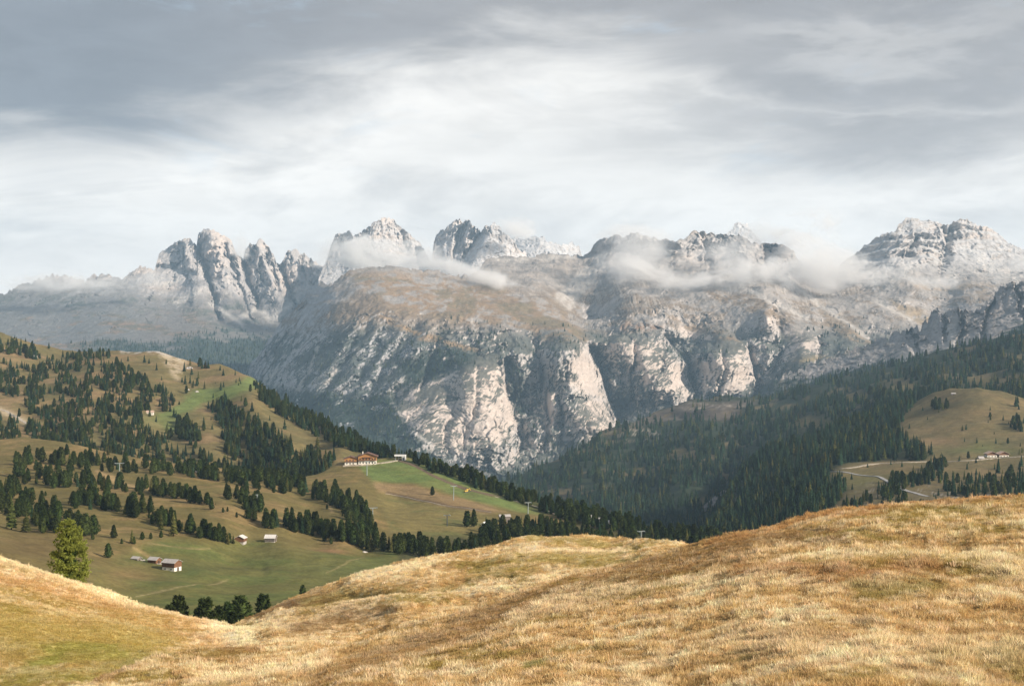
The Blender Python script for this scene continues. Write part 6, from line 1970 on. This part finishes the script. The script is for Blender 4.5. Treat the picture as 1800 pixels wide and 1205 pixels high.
# ------------------------------------------------------------------ excavator, rocks
def excavator():
    t = root_at('excavator', L_VAL, 820, 865, 25, 'small yellow excavator working on the dirt track across the ski meadow', 'excavator', None, 0.05)
    for y in (-0.85, 0.45):
        V, Fc = [], []
        prof = [(-1.4, 0.0), (1.4, 0.0), (1.75, 0.35), (1.4, 0.75), (-1.4, 0.75), (-1.75, 0.35)]
        for yy in (y, y + 0.45):
            V += [(x, yy, z) for x, z in prof]
        Fc = [tuple(range(6)), tuple(range(11, 5, -1))] + [(k, (k + 1) % 6, 6 + (k + 1) % 6, 6 + k) for k in range(6)]
        o = link(bpy.data.objects.new('crawler_track', mesh_from('crawler_track', V, Fc, [M_STEELD]))); o.parent = t
    boxpart('body', t, M_YELLOW, -1.9, 0.9, -1.1, 1.1, 0.85, 1.9)
    c = boxpart('cab', t, M_YELLOW, -0.3, 0.95, -1.05, 0.0, 1.91, 3.1)
    boxpart('cab_window', c, M_GLASS, 0.96, 1.0, -0.95, -0.1, 2.0, 2.9)

    def beam(name, p0, p1, w):
        p0, p1 = np.array(p0), np.array(p1)
        d = (p1 - p0) / np.linalg.norm(p1 - p0)
        n = np.array((-d[2], 0, d[0]))
        V = []
        for p in (p0, p1):
            for a in (-1, 1):
                for b in (-1, 1):
                    V.append(p + n * a * w + np.array((0, b * w * 0.8, 0)))
        Fc = [(0, 1, 3, 2), (4, 6, 7, 5), (0, 4, 5, 1), (2, 3, 7, 6), (0, 2, 6, 4), (1, 5, 7, 3)]
        o = link(bpy.data.objects.new(name, mesh_from(name, V, Fc, [M_YELLOW]))); o.parent = t
    beam('boom', (0.8, 0.4, 1.5), (2.9, 0.4, 3.4), 0.22)
    beam('dipper_arm', (2.9, 0.4, 3.4), (4.0, 0.4, 1.6), 0.17)
    V = [(3.7, 0.0, 1.6), (4.2, 0.0, 1.6), (4.1, 0.0, 0.7), (3.4, 0.0, 0.9), (3.7, 0.8, 1.6), (4.2, 0.8, 1.6), (4.1, 0.8, 0.7), (3.4, 0.8, 0.9)]
    Fc = [(0, 1, 2, 3), (7, 6, 5, 4), (0, 4, 5, 1), (1, 5, 6, 2), (2, 6, 7, 3)]
    o = link(bpy.data.objects.new('bucket', mesh_from('bucket', V, Fc, [M_STEELD]))); o.parent = t


excavator()


def rock(L, px, py, sx, sy, sz, mat, label, seed, name='boulder', tilt=0.0):
    n1, n2 = 14, 9
    V, Fc = [], []
    u = np.array([[math.cos(2 * math.pi * k / n1) * math.sin(math.pi * (j + 0.5) / n2), math.sin(2 * math.pi * k / n1) * math.sin(math.pi * (j + 0.5) / n2), math.cos(math.pi * (j + 0.5) / n2)] for j in range(n2) for k in range(n1)])
    r_ = 1 + 0.45 * fbm(u[:, 0] * 1.4 + seed, u[:, 1] * 1.4, u[:, 2] * 1.4 + seed, 4, 0.6)
    P = u * r_[:, None] * np.array((sx, sy, sz))
    P[:, 0] += tilt * P[:, 2]
    V = list(P)
    for j in range(n2 - 1):
        for k in range(n1):
            Fc.append((j * n1 + k, (j + 1) * n1 + k, (j + 1) * n1 + (k + 1) % n1, j * n1 + (k + 1) % n1))
    Fc.append(tuple(range(n1 - 1, -1, -1))[::-1]); Fc.append(tuple(range((n2 - 1) * n1, n2 * n1))[::-1])
    w = L.at(px, py)[0]
    o = link(bpy.data.objects.new(name, mesh_from(name, V, Fc, [mat])))
    o.location = w
    o['label'] = label; o['category'] = 'rock'
    return o


rock(L_VAL, 735, 962, 5.5, 4, 3.6, M_STONED, 'grey rock outcrop between the dark pines at the meadow foot', 1.0, 'rock_outcrop')
rock(L_VAL, 641, 969, 1.6, 1.2, 0.7, M_STONE, 'small pale boulder by the green meadow below the pine band', 2.0)
rock(L_R2, 1243, 897, 12, 14, 20, M_STONED, 'tall grey crag standing out of the dark forest gully', 3.0, 'rock_outcrop', 0.9)
rock(L_R2, 1262, 878, 8, 10, 15, M_STONED, 'narrow upper grey crag in the forest gully', 4.0, 'rock_outcrop', 0.7)
rock(L_R2, 1350, 815, 8, 10, 22, M_STONED, 'brownish crag rising among spruces on the right forest slope', 5.0, 'rock_outcrop', 0.2)
rock(L_L2, 333, 650, 5, 4, 2.6, M_STONE, 'pale boulder heap below the eroded scar on the left hill', 6.0)
rock(L_L2, 329, 688, 3.2, 3, 1.8, M_STONE, 'pale boulder above the green piste on the left hill', 7.0)
rock(L_L2, 346, 692, 2.6, 2.4, 1.3, M_STONE, 'low pale boulder at the upper edge of the green piste', 8.0)
rock(L_L2, 60, 629, 5, 4, 4, M_STONE, 'pale boulder on the bare left part of the far hill', 9.0)
rock(L_VAL, 350, 828, 3.5, 3, 2.4, M_STONED, 'grey boulder among dead wood on the left slope', 10.0)
rock(L_VAL, 358, 842, 4.5, 3, 2.0, M_STONED, 'low grey debris heap below the pine belt', 11.0)


# ------------------------------------------------------------------ low cloud drifting round the peaks
def mist_material(dens, seed):
    m = bpy.data.materials.new('drifting_mist')
    m.use_nodes = True
    nodes_of(m.node_tree)
    b = NB(m.node_tree)
    out = b.node('ShaderNodeOutputMaterial')
    pv = b.node('ShaderNodeVolumePrincipled')
    pv.inputs['Color'].default_value = (1, 1, 1, 1)
    tc = b.node('ShaderNodeTexCoord')
    geo = b.node('ShaderNodeNewGeometry')
    # unit ball coordinates of the cloud come from its own object space
    ln = b.node('ShaderNodeVectorMath', operation='LENGTH')
    b.l.new(tc.outputs['Object'], ln.inputs[0])
    n = b.node('ShaderNodeTexNoise')
    n.inputs['Scale'].default_value = 1.0 / 230.0
    n.inputs['Detail'].default_value = 7
    n.inputs['Roughness'].default_value = 0.66
    n.inputs['Distortion'].default_value = 0.9
    mp = b.node('ShaderNodeMapping')
    mp.inputs['Location'].default_value = (seed * 731.0, seed * 377.0, 0)
    mp.inputs['Scale'].default_value = (0.8, 0.8, 1.5)
    b.l.new(geo.outputs['Position'], mp.inputs['Vector'])
    b.l.new(mp.outputs[0], n.inputs['Vector'])
    fall = b.smooth(ln.outputs['Value'], 1.0, 0.15)
    nn = b.math('MULTIPLY', b.math('SUBTRACT', n.outputs['Fac'], 0.5), 3.4)
    d = b.math('SUBTRACT', b.math('ADD', nn, b.math('MULTIPLY', fall, 0.75)), 0.48)
    d = b.math('MULTIPLY', d, b.smooth(fall, 0.0, 0.35))
    d = b.math('MULTIPLY', b.math('MAXIMUM', d, 0.0), dens * 2.3)
    b.l.new(d, pv.inputs['Density'])
    b.l.new(pv.outputs[0], out.inputs['Volume'])
    m.cycles.volume_step_rate = 0.35
    return m


def ball_mesh():
    V, Fc = [], []
    n1, n2 = 20, 12
    for j in range(n2 + 1):
        for k in range(n1):
            t = math.pi * j / n2; a = 2 * math.pi * k / n1
            V.append((math.sin(t) * math.cos(a), math.sin(t) * math.sin(a), math.cos(t)))
    for j in range(n2):
        for k in range(n1):
            Fc.append((j * n1 + k, (j + 1) * n1 + k, (j + 1) * n1 + (k + 1) % n1, j * n1 + (k + 1) % n1))
    return V, Fc


def mist(px, py, wpx, hpx, D, dens, label, depth=320, roll=0.0):
    V, Fc = ball_mesh()
    o = link(bpy.data.objects.new('low_cloud', mesh_from('low_cloud', V, Fc, [mist_material(dens, px % 97)])))
    o.location = ((px - CX) / F * D, D, (CY - py) / F * D)
    o.scale = (wpx / F * D, depth, hpx / F * D)
    o.rotation_euler = (0, math.radians(roll), 0)
    o['label'] = label; o['category'] = 'cloud'


MIST = 1
if MIST:
    mist(650, 446, 143, 56, 8150, 0.010, 'white mist wrapping the foot of the tall left central peak', 320, -6)
    mist(600, 440, 74, 67, 8200, 0.007, 'ragged mist hiding the small twin tops left of the central peak', 250, 10)
    mist(735, 452, 106, 51, 7700, 0.010, 'mist bank between the two central peaks', 300, 12)
    mist(800, 474, 120, 40, 7200, 0.012, 'mist along the back edge of the brown plateau', 300, 8)
    mist(860, 490, 90, 30, 6800, 0.012, 'thin cloud tongue lying on the brown grass plateau', 250, 14)
    mist(905, 404, 74, 40, 8700, 0.009, 'small cloud plume right of the pointed central peak', 300, 16)
    mist(1120, 430, 106, 74, 7150, 0.005, 'veil of mist before the snowy brow left of the long plateau', 300, 20)
    mist(1110, 474, 134, 44, 6900, 0.009, 'cloud band under the snowy brow, left of the plateau cliffs', 260, 10)
    mist(1200, 490, 134, 33, 6750, 0.0075, 'long white cloud band under the plateau cliffs', 260, 4)
    mist(1300, 482, 106, 56, 6800, 0.010, 'denser cloud puff at the right end of the plateau band', 260, -14)
    mist(1280, 440, 90, 51, 7000, 0.004, 'faint mist veil in front of the plateau cliffs', 240, -8)
    mist(1375, 476, 90, 56, 6900, 0.010, 'torn cloud at the foot of the plateau right corner', 260, 8)
    mist(1440, 440, 132, 115, 7300, 0.008, 'big bright cloud filling the gap left of the snowy right peak', 350, -20)
    mist(1470, 480, 120, 63, 6900, 0.008, 'cloud puff below the big bright cloud in the right gap', 300, 6)
    mist(1555, 486, 120, 44, 6950, 0.008, 'thin mist streak on the slope under the snowy right peak', 260, -6)
    mist(1650, 494, 106, 23, 6900, 0.006, 'faint low mist streak in front of the snowy right peak', 220, 4)
    mist(1780, 468, 90, 44, 7000, 0.009, 'cloud scrap at the right edge below the snowy peak', 260, -8)
    mist(120, 500, 166, 37, 8500, 0.008, 'low mist along the dark shoulder of the far left range', 300, 4)
    mist(215, 500, 106, 37, 8500, 0.007, 'mist patch right of the dark shoulder below the left towers', 260, -6)
    mist(1345, 412, 106, 44, 8300, 0.008, 'cloud rising behind the plateau edge below the hidden summit', 300, 6)
    mist(565, 452, 60, 56, 8600, 0.006, 'thin mist between the left towers and the central peak', 260, 20)
    mist(424, 432, 26, 44, 8900, 0.006, 'faint mist wisp between the two tallest left towers', 200, 0)

#@@REST3@@
